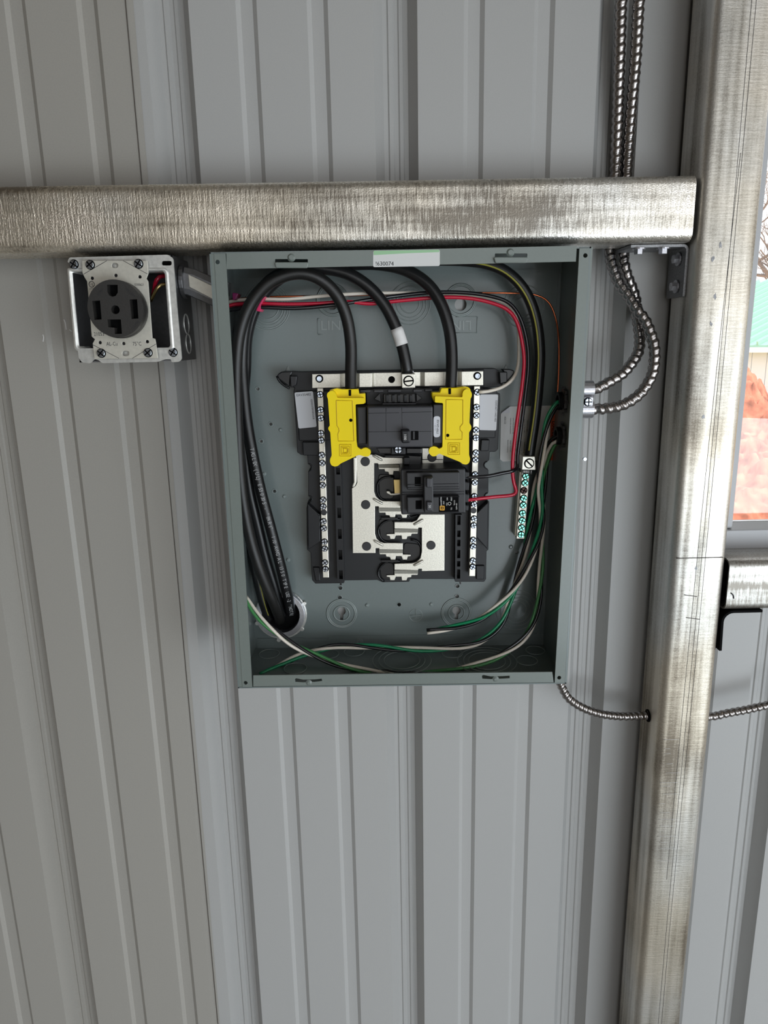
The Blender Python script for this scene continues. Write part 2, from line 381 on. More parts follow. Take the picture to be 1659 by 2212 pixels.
# window
win = bpy.data.objects.new('window_1', None); COL.objects.link(win); place(win, (XJ, 0, zs), None)
tag(win, 'window opening right of the steel post', None, None, 'structure')
zsb = P(1620, 1186, -.02).z
box('window_sill', XJ - .02, 2.0, -.0195, .03, zsb, zs, M['frame'], win, bevel=.001)
box('window_jamb', XJ - .02, XG, -.012, .035, zs + .0005, 2.35, M['frame'], win, bevel=.0008)
box('window_bead', XG, XG + .0025, .012, .030, zs + .0005, 2.35, M['wwall'], win)
box('window_jamb', 1.85, 2.0, -.012, .035, zs + .0005, 2.35, M['frame'], win)
box('window_head', XJ - .02, 2.0, -.012, .035, 2.3505, 2.40, M['frame'], win)
box('glass_pane', XG + .0027, 1.849, .020, .0225, zs + .0005, 2.35, M['glass'], win)
# ================================================================== STEEL TUBES
def rtube(name, p0, p1, u, v, su, sv, r, m, label, cat, wall_t=.0022, parent=None, group=None, holes=None):
    """square tube with rounded corners and open ends from p0 to p1; u,v cross axes, p at the centre"""
    def ring(su, sv, r):
        o = []
        for cx, cy, a in ((1, 1, 0), (-1, 1, 90), (-1, -1, 180), (1, -1, 270)):
            for i in range(7):
                t = math.radians(a + 15 * i); o.append((cx * (su / 2 - r) + r * math.cos(t), cy * (sv / 2 - r) + r * math.sin(t)))
        return o
    O = ring(su, sv, r); I_ = ring(su - 2 * wall_t, sv - 2 * wall_t, r - wall_t); n = len(O); V, F = [], []
    for p in (p0, p1):
        for R_ in (O, I_): V += [tuple(Vector(p) + u * a + v * b) for a, b in R_]
    for i in range(n):
        j = (i + 1) % n
        F += [(i, j, 2 * n + j, 2 * n + i), (n + i, 3 * n + i, 3 * n + j, n + j), (i, n + i, n + j, j), (2 * n + i, 2 * n + j, 3 * n + j, 3 * n + i)]
    o = mk(name, V, F, m, parent, smooth=True)
    o.data.set_sharp_from_angle(angle=math.radians(40)) if hasattr(o.data, 'set_sharp_from_angle') else None
    if label: tag(o, label, cat, group)
    return o
GY, GT = -.0672, .0612; YB = GY + GT; YM = GY + GT / 2
X_, Y_, Z_ = Vector((1, 0, 0)), Vector((0, 1, 0)), Vector((0, 0, 1))
tL, tR = P(0, 404, GY + .005), P(1505, 376, GY + .005); bL, bR = P(0, 545, GY + .003), P(1495, 523, GY + .003)
gz = lambda x: ((tL.z + (tR.z - tL.z) * (x - tL.x) / (tR.x - tL.x)) + (bL.z + (bR.z - bL.z) * (x - bL.x) / (bR.x - bL.x))) / 2
gh = ((tL.z - bL.z) + (tR.z - bR.z)) / 2
xr = (P(1505, 390, GY).x + P(1496, 510, GY).x) / 2
girt = rtube('horizontal_girt', (-1.2, YM, gz(-1.2)), (xr, YM, gz(xr)), Y_, Z_, GT, gh, .009, M['girt'], 'scratched galvanised square steel tube running across above the open panel', 'steel tube')
p_t = P(1655, 250, GY + .008); p_b = P(1474, 2150, GY + .008); l_t = P(1522, 250, GY + .008); l_b = P(1369, 2150, GY + .008)
def pxr(z): return p_t.x + (p_b.x - p_t.x) * (z - p_t.z) / (p_b.z - p_t.z)
def pxl(z): return l_t.x + (l_b.x - l_t.x) * (z - l_t.z) / (l_b.z - l_t.z)
pw = (pxr(1.2) - pxl(1.2))
print('post', pxl(1.7), pxr(1.7), pxl(.6), pxr(.6), 'girt', xr, gh)
pc = lambda z: (pxr(z) + pxl(z)) / 2
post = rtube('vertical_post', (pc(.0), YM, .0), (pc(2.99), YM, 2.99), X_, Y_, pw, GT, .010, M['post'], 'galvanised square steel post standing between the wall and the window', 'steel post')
V, F = [], []
for zz in (P(1500, 1207, GY).z,):
    pass
# pencil line scratched across the post and a few scuffs
mk_ink = M['seam']
for (xa, ya, xb, yb, t) in ((1461, 1206, 1562, 1204, .0005), (1478, 1285, 1506, 1289, .0004), (1482, 1334, 1512, 1338, .0004)):
    tube('pencil_mark', [(xa, ya, GY - .0002), (xb, yb, GY - .0002)], t, mk_ink, post, 4)
for k in range(16):
    y = 1600 + k * 17 + random.uniform(-6, 6); x = 1437 + random.uniform(-6, 6) - (y - 1600) * .07
    tube('scratch', [(x, y, GY - .0001), (x + random.uniform(12, 44), y + random.uniform(-1, 1), GY - .0001)], .00022, M['tape'], post, 4)
for q in ([(1624, 0), (1566, 660), (1507, 1300), (1445, 1950), (1422, 2212)], [(1634, 0), (1574, 660), (1515, 1300), (1452, 1950), (1429, 2212)], [(1600, 330), (1548, 800), (1497, 1300), (1440, 1900)]):
    tube('scored_line', [(x, y, GY - .0001) for x, y in q], .00022, M['ink'], post, 4, .03)
for x, y in ((1540, 560), (1545, 640), (1520, 900), (1503, 1228), (1536, 700), (1556, 530)):
    V, F = [], []; c = P(x, y, GY - .0002); n = 9
    V = [(c.x + random.uniform(.0008, .0022) * math.cos(6.283 * i / n), c.y, c.z + random.uniform(.001, .004) * math.sin(6.283 * i / n)) for i in range(n)]
    mk('stain', V, [tuple(range(n))], M['brk'], post)
# lower tube right of the post
zt = P(1620, 1207, GY + .006).z; zb = P(1620, 1316, GY + .004).z; xl2 = P(1573, 1260, GY).x
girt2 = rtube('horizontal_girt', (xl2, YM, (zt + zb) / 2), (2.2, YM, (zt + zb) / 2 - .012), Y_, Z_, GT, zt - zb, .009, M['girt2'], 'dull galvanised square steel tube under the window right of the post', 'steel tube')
tube('marker_stroke', [(1579, 1281, GY - .0003), (1584, 1286, GY - .0003), (1585, 1293, GY - .0003)], .0007, M['ink'], girt2, 5)
# corner brackets
def bracket(name, pts, y0, y1, m, label, t=.003):
    pp = [Vector((a, 0, b)) for a, b in pts]; V, F = [], []; n = len(pp)
    for i, p in enumerate(pp):
        d = (pp[min(i + 1, n - 1)] - pp[max(i - 1, 0)]).normalized(); nn = Vector((-d.z, 0, d.x)) * t / 2
        for q in (p + nn, p - nn):
            V += [(q.x, y0, q.z), (q.x, y1, q.z)]
    for i in range(n - 1):
        a, b = 4 * i, 4 * (i + 1)
        F += [(a, b, b + 1, a + 1), (a + 2, a + 3, b + 3, b + 2), (a, a + 2, b + 2, b), (a + 1, b + 1, b + 3, a + 3)]
    F += [(0, 1, 3, 2), (4 * n - 4, 4 * n - 2, 4 * n - 1, 4 * n - 3)]
    o = mk(name, V, F, m, None, bevel=.0004); return tag(o, label, 'bracket')
zg = gz(.44) - gh / 2 - .002
xpl = pxl(zg - .02) - .0022
arc = lambda cx, cz, r, a0, a1, n=6: [(cx + r * math.cos(math.radians(a0 + (a1 - a0) * i / n)), cz + r * math.sin(math.radians(a0 + (a1 - a0) * i / n))) for i in range(n + 1)]
zend = PX(1460, 643, xpl).z
yf1, yb1 = PX(1481, 600, xpl).y, PX(1438, 600, xpl).y; print('bracket', yf1, yb1)
b1 = bracket('corner_bracket', [(P(1368, 533, GY + .01).x, zg)] + arc(xpl - .005, zg - .005, .005, 90, 0) + [(xpl - (pxl(1.55) - pxl(1.5)) , zend)], yf1, min(yb1, -.0075), M['brk'], 'grey steel angle bracket joining the upper tube to the post')
for px, py in ((1380, 543), (1433, 541)):
    c = P(px, py - 8, GY + .02); inst('hex_bolt', HEX, (c.x, c.y, zg - .0017), b1, (math.radians(90), 0, 0))
for px, py in ((1466, 560), (1461, 619)):
    c = PX(px, py, xpl - .002); inst('hex_bolt', HEX, c, b1, (0, 0, math.radians(-90)))
zg2 = zb - .002; xp2 = pxr(zg2) + .0022
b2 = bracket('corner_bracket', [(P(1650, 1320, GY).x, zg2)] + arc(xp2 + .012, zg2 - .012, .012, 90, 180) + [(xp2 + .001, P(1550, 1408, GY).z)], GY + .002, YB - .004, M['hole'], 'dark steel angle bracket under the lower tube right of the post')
# ================================================================== ELECTRICAL PANEL
FY, BY = -.0985, -.0045
fTL, fTR, fBL, fBR = P(452, 545, FY), P(1277, 533, FY), P(514, 1487, FY), P(1223, 1477, FY)
bBL, bBR = P(549, 1402, BY), P(1176, 1394, BY)
bTL = Vector((fTL.x + (bBL.x - fBL.x), BY, fTL.z - .002)); bTR = Vector((fTR.x + (bBR.x - fBR.x), BY, fTR.z - .002))
ep = thing('electrical_panel', (fBL + fBR) / 2, 'open grey steel breaker panel enclosure hanging on the wall below the tube', 'breaker panel')
def keyhole(x, y, r=9, w=3.5, d=19):
    o = []
    for i in range(15):
        t = math.radians(120 + 300 * i / 14 - 0); o.append((x + r * math.cos(t), y + r * math.sin(t)))
    return [(x - w, y + d), ] + o[::1] + [(x + w, y + d)] if False else [(x - w, y + d)] + [(x + r * math.sin(a), y - r * math.cos(a)) for a in [math.radians(-155 + 310 * i / 16) for i in range(17)]] + [(x + w, y + d)]
Vb, Fb = [], []
loops = [[bTL, bTR, bBR, bBL]]
loops += [[P(x, y, BY) for x, y in keyhole(738, 1320)], [P(x, y, BY) for x, y in keyhole(986, 1319)], circ(995, 658, 13, BY, 20), circ(718, 658, 11, BY, 20)]
for x, y, r in ((735, 1270, 4), (734, 1291, 4.5), (988, 1266, 4), (987, 1288, 4.5), (862, 1306, 4), (1116, 1193, 3.5), (557, 840, 3.2), (585, 916, 3.2), (564, 953, 3.2), (593, 1061, 3.2)): loops.append(circ(x, y, r, BY, 12))
poly_geo(loops, BY, BY + .0015, Vb, Fb)
mk('back_plate', Vb, Fb, M['enam_in'], ep)
def quadwall(a, b, c, d, off, m, nm='side_wall'):
    o = Vector(off); V = [a, b, c, d, a + o, b + o, c + o, d + o]
    return mk(nm, V, [(0, 1, 2, 3), (7, 6, 5, 4), (0, 4, 5, 1), (1, 5, 6, 2), (2, 6, 7, 3), (3, 7, 4, 0)], m, ep)
quadwall(fTL, fBL, bBL, bTL, (.0014, 0, 0), M['enam_in']); quadwall(fTR, fBR, bBR, bTR, (-.0014, 0, 0), M['enam_in'])
quadwall(fBL, fBR, bBR, bBL, (0, 0, .0014), M['enam_in']); quadwall(fTL, fTR, bTR, bTL, (0, 0, -.0014), M['enam_in'])
# front flanges
prism('flange', [(452, 545), (463, 545), (525, 1487), (514, 1487)], FY + .0006, FY + .003, M['enam'], ep, bevel=.0005)
prism('flange', [(462, 545), (487, 545), (545, 1485), (524, 1487)], FY, FY + .0022, M['enam'], ep, holes=[(470, 566, 4.7), (530.5, 1475, 4.3)])
prism('flange', [(1252, 533), (1274, 533), (1220, 1477), (1198, 1476)], FY, FY + .0022, M['enam'], ep, holes=[(1264.5, 552, 4.7), (1208, 1464, 4.3)])
prism('flange', [(1273, 533), (1281, 533), (1225, 1477), (1219, 1477)], FY + .0005, FY + .004, M['enam'], ep, bevel=.0005)
prism('flange', [(489, 547), (1246, 531), (1244, 565), (489, 581.5)], FY - .0002, FY + .0018, M['enam'], ep, holes=[rr(594, 559.5, 665, 567.5, 2), rr(1069, 547.5, 1139, 555.5, 2)])
prism('flange', [(547, 1459), (1193, 1451.5), (1196, 1474), (547, 1483)], FY - .0002, FY + .0018, M['enam'], ep, holes=[[(637, 1467), (640, 1465), (655, 1468), (680, 1467.5), (695, 1466), (696, 1471), (680, 1473), (655, 1474), (638, 1473)], [(1041, 1460), (1044, 1458), (1060, 1461), (1085, 1460.5), (1101, 1459.5), (1101, 1465), (1085, 1466), (1060, 1467), (1042, 1466)]])
for x0, y0 in ((630, 567), (1104, 556)):
    prism('bent_tab', qr([(x0 - 37, y0 + 1), (x0 - 34, y0 - 1), (x0 + 34, y0 - 1), (x0 + 37, y0 + 1), (x0 + 34, y0 + 12), (x0 - 34, y0 + 12)], 3), FY - .003, FY, M['enam'], ep, bevel=.0012)
    disc('dimple', x0 - 1, y0 - 11, 5, FY - .0016, FY, M['enam'], ep, r2=9)
for x0, y0 in ((667, 1476), (1071, 1468)): disc('dimple', x0, y0, 3, FY - .0012, FY, M['enam'], ep, r2=7)
# serial label on the top flange
lab = prism('serial_label', qr([(806, 541.5), (950, 539), (950, 574.5), (806, 577)], 4), FY - .0005, FY - .0002, M['paper2'], ep)
prism('label_band', [(807, 542), (949, 539.5), (949, 544.5), (880, 547), (807, 551)], FY - .0007, FY - .0005, M['lgreen'], lab)
text('!630074', 831, 570, FY - .0007, 8.5, 1, M['ink'], lab)
# folded tabs lying on the back plate
prism('folded_tab', [(1034, 584), (1221, 580), (1220, 586), (1050, 589), (1035, 589), (1034, 591.5), (520, 600), (519, 578), (1034, 570)], BY - .0010, BY, M['enam_in'], ep)
prism('folded_tab', [(556, 1379), (655, 1378), (656, 1379.5), (710, 1378.6), (711, 1374), (1017, 1370), (1018, 1374), (1070, 1373), (1072, 1370), (1173, 1369), (1176, 1393), (556, 1401)], BY - .0010, BY, M['enam_in'], ep)
prism('side_hem', [(1207, 585), (1212, 585), (1166, 1369), (1161, 1369)], BY - .0010, BY, M['enam_in'], ep)
# knock-outs and stampings on the back plate
for x, y, rs in ((576, 662, (26, 35, 40, 46, 50)), (885, 656, (20, 29, 36, 44)), (1131, 662, (20, 28, 36, 44)), (1117, 1318, (20, 28, 36, 45))): rings('knockout', x, y, rs, BY, M['emboss'], ep, .0006)
for x, y in ((738, 1322), (986, 1320)): rings('keyhole_boss', x, y + 3, (17, 29, 32), BY, M['emboss'], ep, .0011)
for x, y in ((995, 648), (718, 648)): rings('boss', x, y, (30, 33), BY, M['emboss'], ep, .0012)
for x, y in ((606, 929), (614, 1073), (570, 1024), (622, 1210), (793, 1308), (932, 1306), (1104, 1182)): disc('dimple', x, y, 2.2, BY - .0016, BY, M['emboss'], ep, n=14, r2=5)
for x, y in ((557, 840), (585, 916), (564, 953), (593, 1061), (734, 1291), (735, 1270), (988, 1266), (987, 1288), (862, 1306), (1116, 1193)): rings('hole_rim', x, y, (5,), BY, M['emboss'], ep, .0005, 16)
for x, y in ((622, 797), (1093, 795)): prism('stamp', [(x, y - 8), (x + 5, y + 3), (x + 3, y + 6), (x - 3, y + 6), (x - 5, y + 3)], BY - .001, BY, M['emboss'], ep, bevel=.0004)
for x, y in ((951, 1385), (776, 1386)): rings('rivet_ring', x, y, (4, 7.5), BY - .001, M['emboss'], ep, .0005, 20)
rings('ground_symbol', 898, 1329, (14,), BY, M['emboss'], ep, .0005, 30)
for a in ([(898, 1316), (898, 1329)], [(886, 1329), (910, 1329)], [(890, 1335), (906, 1335)]): tube('ground_symbol', [(x, y, BY - .0003) for x, y in a], .0005, M['emboss'], ep, 5)
for seq in ([(686, 688), (692, 688)], [(686, 688), (687, 722)], [(687, 722), (697, 723)], [(985, 684), (1031, 684)], [(1031, 684), (1030, 719)], [(1030, 719), (985, 719)]):
    tube('stamped_frame', [(x, y, BY - .0003) for x, y in seq], .0005, M['emboss'], ep, 5)
text('LINE', 722, 704, BY - .0006, 20, 1, M['emboss'], ep, sx=1.05); text('LINE', 989, 702, BY - .0006, 20, 180, M['emboss'], ep, sx=1.05)
# knock-outs in the bottom wall
Zb = (fBL.z + bBR.z) / 2 + .0016
def floor_rings(px, py, rads):
    f = lambda y: fBL.z + (bBL.z - fBL.z) * (y - FY) / (BY - FY) + .0016
    c = PZ(px, py, Zb); V, F = [], []
    for r in rads:
        a = [Vector((c.x + r * math.cos(t), c.y + r * math.sin(t), f(c.y + r * math.sin(t)))) for t in [2 * math.pi * i / 32 for i in range(33)]]
        sweep(a, .0005, V, F, 5, cap=False)
    mk('knockout', V, F, M['emboss'], ep, smooth=True)
for x, y, rs in ((868, 1430, (.021, .027, .034)), (1052, 1431, (.021, .027, .034)), (710, 1418, (.012,)), (765, 1413, (.012,)), (582, 1418, (.012,)), (638, 1447, (.013,)), (977, 1416, (.012,)), (1138, 1430, (.012,)), (1156, 1410, (.011,))): floor_rings(x, y, rs)
# warning label on the back plate, right side
wl = prism('warning_label', [(1082, 894), (1102, 878), (1190, 876), (1187, 994), (1086, 997), (1080, 992)], BY - .0014, BY - .0010, M['paper2'], ep)
prism('curled_corner', [(1082, 893), (1102, 878), (1101, 892)], BY - .0032, BY - .0020, M['paper'], wl)
for i in range(7):
    text(['contact the manufacturer', 'parts of this product may', 'only vehicle use safely', 'upper nobody', 'installed by electricien', 'equipment. Tel 1-800', 'reference et utility'][i], 1103 + i * 6 - (0 if i < 3 else 0), 920 - (8 if i == 3 else 0), BY - .0016, 2.6, 90, M['ink'], wl, sx=.9)
    text(['fonctions de service', 'dangers du produit', 'respect reglements', 'installe sur place', 'sectionneur de base', 'entretien et sur', 'position la vie'][i], 1097 + i * 6, 964, BY - .0016, 2.6, 90, M['ink'], wl, sx=.9)
text('-450-53', 1091, 907, BY - .0016, 4, 90, M['ink'], wl)
ol = prism('warning_label', [(1190.5, 876), (1205, 876), (1199, 995), (1187, 994)], BY - .0014, BY - .0010, M['orange'], ep); tag(ol, 'orange strip of the warning label')
text('DANGER', 1196, 935, BY - .0016, 9, 90, M['hole'], ol)
# ================================================================== PANEL INTERIOR (chassis, neutral bars, bus bars)
CY = -.022
pi_ = thing('panel_interior', P(860, 1250, CY), 'black plastic panel interior carrying silver neutral bars and bus bars', 'breaker chassis')
out = [(648, 803), (1001, 797), (1044, 796), (1070, 796), (1086, 807), (1086, 835), (1045, 838), (1080, 850), (1080.5, 860), (1077, 948), (1076, 970), (1070, 976), (1058, 976), (1057, 993), (1056, 995), (1049, 999), (1046, 1005), (1049, 1011), (1055, 1015), (1055, 1065), (1050, 1068), (1048, 1074), (1051, 1079), (1057, 1084), (1055, 1188), (1051, 1190), (1050, 1251), (1046, 1257), (983, 1257), (983, 1251), (886, 1251), (884, 1257), (826, 1258), (815, 1253), (743, 1254), (743, 1260), (681, 1261), (674, 1253), (671, 1194), (663, 1187), (662, 1098), (664, 1086), (671, 1082), (673, 1078), (670, 1073), (666, 1073), (666, 1018), (671, 1014), (672, 1009), (669, 1004), (665, 1003), (664, 984), (650, 982.5), (642, 977), (640.6, 946), (634, 845), (636, 838), (612, 830), (600, 815), (604, 806), (612, 802)]
ch = prism('chassis', out, CY, BY - .0012, M['black'], pi_, bevel=.0006)
# raised shoulders of the chassis
for pts, dy in (([(640, 845), (1074, 839), (1070, 946), (646, 952)], .004), ([(653, 955), (690, 955), (690, 984), (655, 984)], .006), ([(1040, 950), (1058, 950), (1056, 974), (1038, 975)], .006),
                ([(664, 1088), (692, 1114), (692, 1170), (666, 1188)], .012), ([(1029, 1109), (1055, 1084), (1053, 1187), (1029, 1160)], .012), ([(676, 1226), (690, 1226), (692, 1255), (682, 1256)], .003), ([(1029, 1222), (1047, 1222), (1046, 1252), (1029, 1252)], .003),
                ([(746, 806), (800, 805), (800, 842), (746, 843)], .003), ([(1000, 799), (1046, 798), (1046, 836), (1000, 836)], .004)):
    prism('shoulder', pts, CY - dy, CY + .001, M['black'], pi_, bevel=.0008)
for c in (((666, 1010), 8, -80, 80), ((667, 1078), 7, -80, 80), ((1054, 1005), 8, 100, 260), ((1055, 1073), 8, 100, 260)):
    (cx, cy), r, a0, a1 = c
    tube('notch_rim', [(cx + r * math.cos(math.radians(a0 + (a1 - a0) * i / 8)), cy + r * math.sin(math.radians(a0 + (a1 - a0) * i / 8)), CY - .001) for i in range(9)], .0006, M['black2'], pi_, 6)
tube('moulded_rib', [(666, 1090, CY - .002), (690, 1113, CY - .0125)], .001, M['black2'], pi_, 6)
# snap clips at the upper ends
for s, pts in ((1, [(598, 816), (600, 808), (608, 803), (632, 802), (628, 812), (625, 836)]), (-1, [(1112, 806), (1110, 800), (1100, 797), (1084, 797), (1090, 806), (1092, 830)])):
    prism('snap_clip', pts, CY - .004, CY + .004, M['black2'], pi_, bevel=.001)
tube('clip_lip', [(598, 812, CY - .005), (604, 824, CY - .005), (616, 834, CY - .005), (626, 839, CY - .005)], .0013, M['black2'], pi_, 8)
tube('clip_lip', [(1113, 806, CY - .005), (1108, 820, CY - .005), (1098, 828, CY - .005), (1088, 834, CY - .005)], .0013, M['black2'], pi_, 8)
prism('clip_block', [(626, 812), (642, 812), (640, 832), (628, 838)], CY - .008, CY, M['brkr'], pi_, bevel=.001)
prism('clip_block', [(1078, 803), (1096, 803), (1096, 826), (1080, 830)], CY - .008, CY, M['black2'], pi_, bevel=.001)
# side rails with slots
for nm, xa, ya, xb, yb, wd, ys in (('l', 722, 1003, 729, 1258, 15, ((1010, 1025), (1050, 1070), (1097, 1119), (1143, 1164), (1188, 1209), (1232, 1251))), ('r', 984, 1112, 983, 1256, 14, ((1114, 1134), (1146, 1160), (1166, 1180), (1188, 1206), (1212, 1224), (1230, 1250)))):
    f = lambda y, o: (xa + (xb - xa) * (y - ya) / (yb - ya) + o, y)
    hs = [[f(a, 4), f(a, wd - 3), f(b, wd - 3), f(b, 4)] for a, b in ys]
    prism('slotted_rail', [f(ya, 0), f(ya, wd), f(yb, wd), f(yb, 0)], CY - .012, CY - .001, M['black'], pi_, holes=hs)
prism('rail_tab', [(734, 1256), (738, 1256), (738, 1264), (734, 1264)], CY - .004, CY, M['black2'], pi_); prism('rail_tab', [(992, 1254), (996, 1254), (996, 1262), (993, 1262)], CY - .004, CY, M['black2'], pi_)
# curved insulating guards between the stabs
def guard(pts, r=.0012, y=CY - .003): tube('insulating_guard', [(a, b, y) for a, b in pts], r, M['black2'], pi_, 8)
guard([(852, 1030), (832, 1031), (820, 1038), (815, 1050), (816, 1064), (823, 1077), (838, 1084)])
guard([(866, 1122), (840, 1124), (824, 1132), (817, 1146), (820, 1158), (828, 1168), (845, 1174)])
guard([(887, 1166), (900, 1168), (908, 1178), (911, 1192), (907, 1206), (896, 1214), (880, 1217)])
guard([(866, 1212), (840, 1213), (824, 1222), (817, 1236), (820, 1248), (830, 1256)])
guard([(868, 1028), (880, 1110), (893, 1116), (905, 1112)], .001)
for a in ([(817, 1024), (851, 1026), (851, 1078), (820, 1078)], [(818, 1120), (851, 1124), (851, 1168), (822, 1168)], [(872, 1172), (908, 1176), (908, 1212), (872, 1214)], [(818, 1216), (851, 1216), (851, 1252), (824, 1252)]):
    prism('well', qr(a, 9), CY - .0015, CY, M['black2'], pi_, bevel=.0006)
# main neutral strap
SY = -.040
segs = [(674, 0), (735, 0), (743, .006), (769, .006), (776, 0), (803, 0), (809, .005), (866, .004), (909, .005), (917, 0), (962, 0), (968, .006), (990, .006), (997, 0), (1044, 0)]
V, F = [], []; n = len(segs)
for x, dy in segs:
    yt = 808 - (x - 674) * .0175; yb_ = 838.5 - (x - 674) * .0165
    a, b = P(x, yt, SY), P(x, yb_, SY)
    V += [(a.x, SY + dy, a.z), (b.x, SY + dy, b.z), (a.x, SY + dy + .0022, a.z), (b.x, SY + dy + .0022, b.z)]
for i in range(n - 1):
    a, b = 4 * i, 4 * i + 4; F += [(a, a + 1, b + 1, b), (a + 2, b + 2, b + 3, a + 3), (a, b, b + 2, a + 2), (a + 1, a + 3, b + 3, b + 1)]
F += [(0, 2, 3, 1), (4 * n - 4, 4 * n - 3, 4 * n - 1, 4 * n - 2)]
strap = mk('neutral_strap', V, F, M['tin'], pi_, bevel=.0006); 
disc('strap_hole', 846, 820, 7.3, SY + .0038, SY + .006, M['hole'], strap)
inst('socket_screw', SOCK, P(690, 818, SY), strap); inst('socket_screw', SOCK, P(1031, 812, SY), strap)
lug = prism('neutral_lug', [(867, 807.5), (897, 807), (897, 838), (868, 838.5)], SY - .010, SY + .002, M['tin'], pi_, bevel=.0008)
inst('slot_screw', SLOT, P(882.5, 823, SY - .010), lug, (0, math.radians(-5), 0))
for i in range(6):
    tube('wire_strand', [(872 + i * 4, 806, SY - .003), (872 + i * 4, 800, SY - .003)], .0011, M['cast'], lug, 6)
    tube('wire_strand', [(872 + i * 3.6, 838, SY - .004), (872.5 + i * 3.4 + random.uniform(-.6, 1.2), 851 + random.uniform(-2, 2), SY - .004)], .0011, M['cast'], lug, 6)
# two long neutral bars with their screws
def nbar(x0, y0, x1, y1, wd, scr, dk, side, ext):
    NY = -.034
    b = prism('neutral_bar', [(x0 - wd, y0), (x0 + wd, y0), (x1 + wd, y1), (x1 - wd, y1)], NY, NY + .007, M['alu'], pi_, bevel=.0005)
    prism('bar_support', [(x0 - wd + side, y0 + 20), (x0 + wd + side, y0 + 20), (x1 + wd + side, y1 - 30), (x1 - wd + side, y1 - 30)], NY + .0072, CY + .001, M['black'], pi_)
    for x, y in scr: inst('screw', SCR, P(x, y, NY - .0002), b, (0, random.uniform(0, 3.1), 0))
    disc('blanking_plug', dk[0], dk[1], 6.6, NY - .0006, NY + .001, M['brkr'], b, bevel=.0003)
nbar(691.5, 838, 704, 1248, 6.6, [(691.5, 852), (692.5, 885), (693, 903), (693.3, 936), (694, 951), (695, 983), (696, 1000), (697, 1032), (697, 1048), (698, 1079.5), (698.3, 1094), (699, 1126), (699.5, 1141), (701, 1170), (701.6, 1185), (702, 1215), (703, 1229)], (699.5, 1107), 3, 0)
nbar(1030.5, 834, 1020, 1245, 6.6, [(1031, 847), (1029, 879.5), (1029, 897), (1028, 929), (1028, 945.5), (1027.7, 978), (1027, 993), (1026, 1025), (1025.6, 1042), (1024.5, 1072), (1024, 1089), (1024, 1120), (1023, 1134.6), (1022, 1166), (1022, 1180), (1021.5, 1210.5), (1021, 1224)], (1023, 1103), -3, 0)
# bus bars
UY = -.030
busL = prism('bus_bar', [(768, 980), (812, 982), (828, 988), (870, 989), (870, 1002), (817, 1003.5), (816, 1001), (808.5, 1001), (808.5, 1062), (812, 1072), (819, 1079), (828, 1082.5), (866, 1083), (864, 1097.5), (818, 1097), (818, 1094), (810, 1094), (810, 1153), (813, 1163), (820, 1170), (829, 1173), (870, 1173.5), (870, 1187.6), (819, 1187), (819, 1184.5), (811, 1184.5), (811, 1195), (762, 1195), (760, 1055), (768, 1050), (771.5, 1043)], UY, UY + .002, M['tin'], pi_, bevel=.0004)
prism('bus_flange', [(763, 988), (770, 988), (770, 1042), (766, 1051), (761, 1054), (761, 1049), (764, 1042)], UY - .004, UY + .001, M['tin'], pi_, bevel=.0008)
busR = prism('bus_bar', [(908.5, 1111), (960.5, 1111), (960, 1233), (911, 1234), (911, 1229), (904, 1229), (903, 1232), (852, 1231), (852, 1218), (890, 1217), (900, 1214), (908, 1206), (911, 1192), (911, 1140), (904, 1140), (903, 1143), (852, 1142), (852, 1128), (890, 1128), (900, 1124)], UY, UY + .002, M['tin'], pi_, bevel=.0004)
busT = prism('bus_bar', [(912, 968), (958, 968), (957, 1012), (912, 1012)], UY, UY + .002, M['tin'], pi_, bevel=.0004)
prism('bus_groove', [(912, 992), (957, 992), (957, 993.5), (912, 993.5)], UY - .0003, UY, M['hole'], busT)
for x, y, b in ((789, 997, busL), (790, 1090, busL), (792, 1180, busL), (931, 1177.6, busR), (933, 988, busT)): inst('rivet', RIV, P(x, y, UY), b)
for x, y, s in ((815.5, 989, 1), (816.5, 1083, 1), (818, 1173, 1), (904, 1128, -1), (904, 1216.5, -1)):
    d = Vector((10, 5.5 * s)); V, F = [], []
    path = [P(x + d.x * t, y + d.y * t, UY - .0012) for t in (-1.08, -1, -.9, -.4, 0, .4, .9, 1, 1.08)]; rs = [.0003, .0008, .0013, .0015, .0015, .0015, .0013, .0008, .0003]
    sweep(path, lambda i, a: rs[i], V, F, 10); mk('raised_bead', V, F, M['tin'], pi_, smooth=True)
TL_ = [(0, 0), (1, 10), (14, 10), (15, 15), (23, 16), (25, 22), (35, 22), (36, 14), (48, 14), (51, 21.6), (60, 21.6), (61.5, 15), (68, 14), (68, 10.5), (60, 10), (51, 10), (51, 0)]
for x, y, s, ln in ((817.5, 1004, 1, .92), (818, 1098, 1, 1), (819, 1188, 1, 1), (903, 1143.5, -1, 1), (903, 1232.5, -1, 1)):
    pts = [(x + s * a * ln, y + b * .98) for a, b in TL_]
    st = prism('stab', pts, UY + .004, UY + .006, M['tin'], pi_, bevel=.0005)
    # bent shoulder between the bar and the stab
    a0, a1 = P(x, y - .5, UY), P(x + s * 51 * ln, y - .5, UY); c0, c1 = P(x, y + 7, UY + .004), P(x + s * 51 * ln, y + 7, UY + .004)
    mk('stab_shoulder', [a0, a1, c1, c0, a0 + Vector((0, .0015, 0)), a1 + Vector((0, .0015, 0)), c1 + Vector((0, .0015, 0)), c0 + Vector((0, .0015, 0))], [(0, 1, 2, 3), (7, 6, 5, 4), (0, 4, 5, 1), (1, 5, 6, 2), (2, 6, 7, 3), (3, 7, 4, 0)], M['tin'], pi_)
prism('stab', [(850, 1036), (866, 1036), (866, 1066), (852, 1066)], UY, UY + .003, M['brass'], pi_, bevel=.0004)
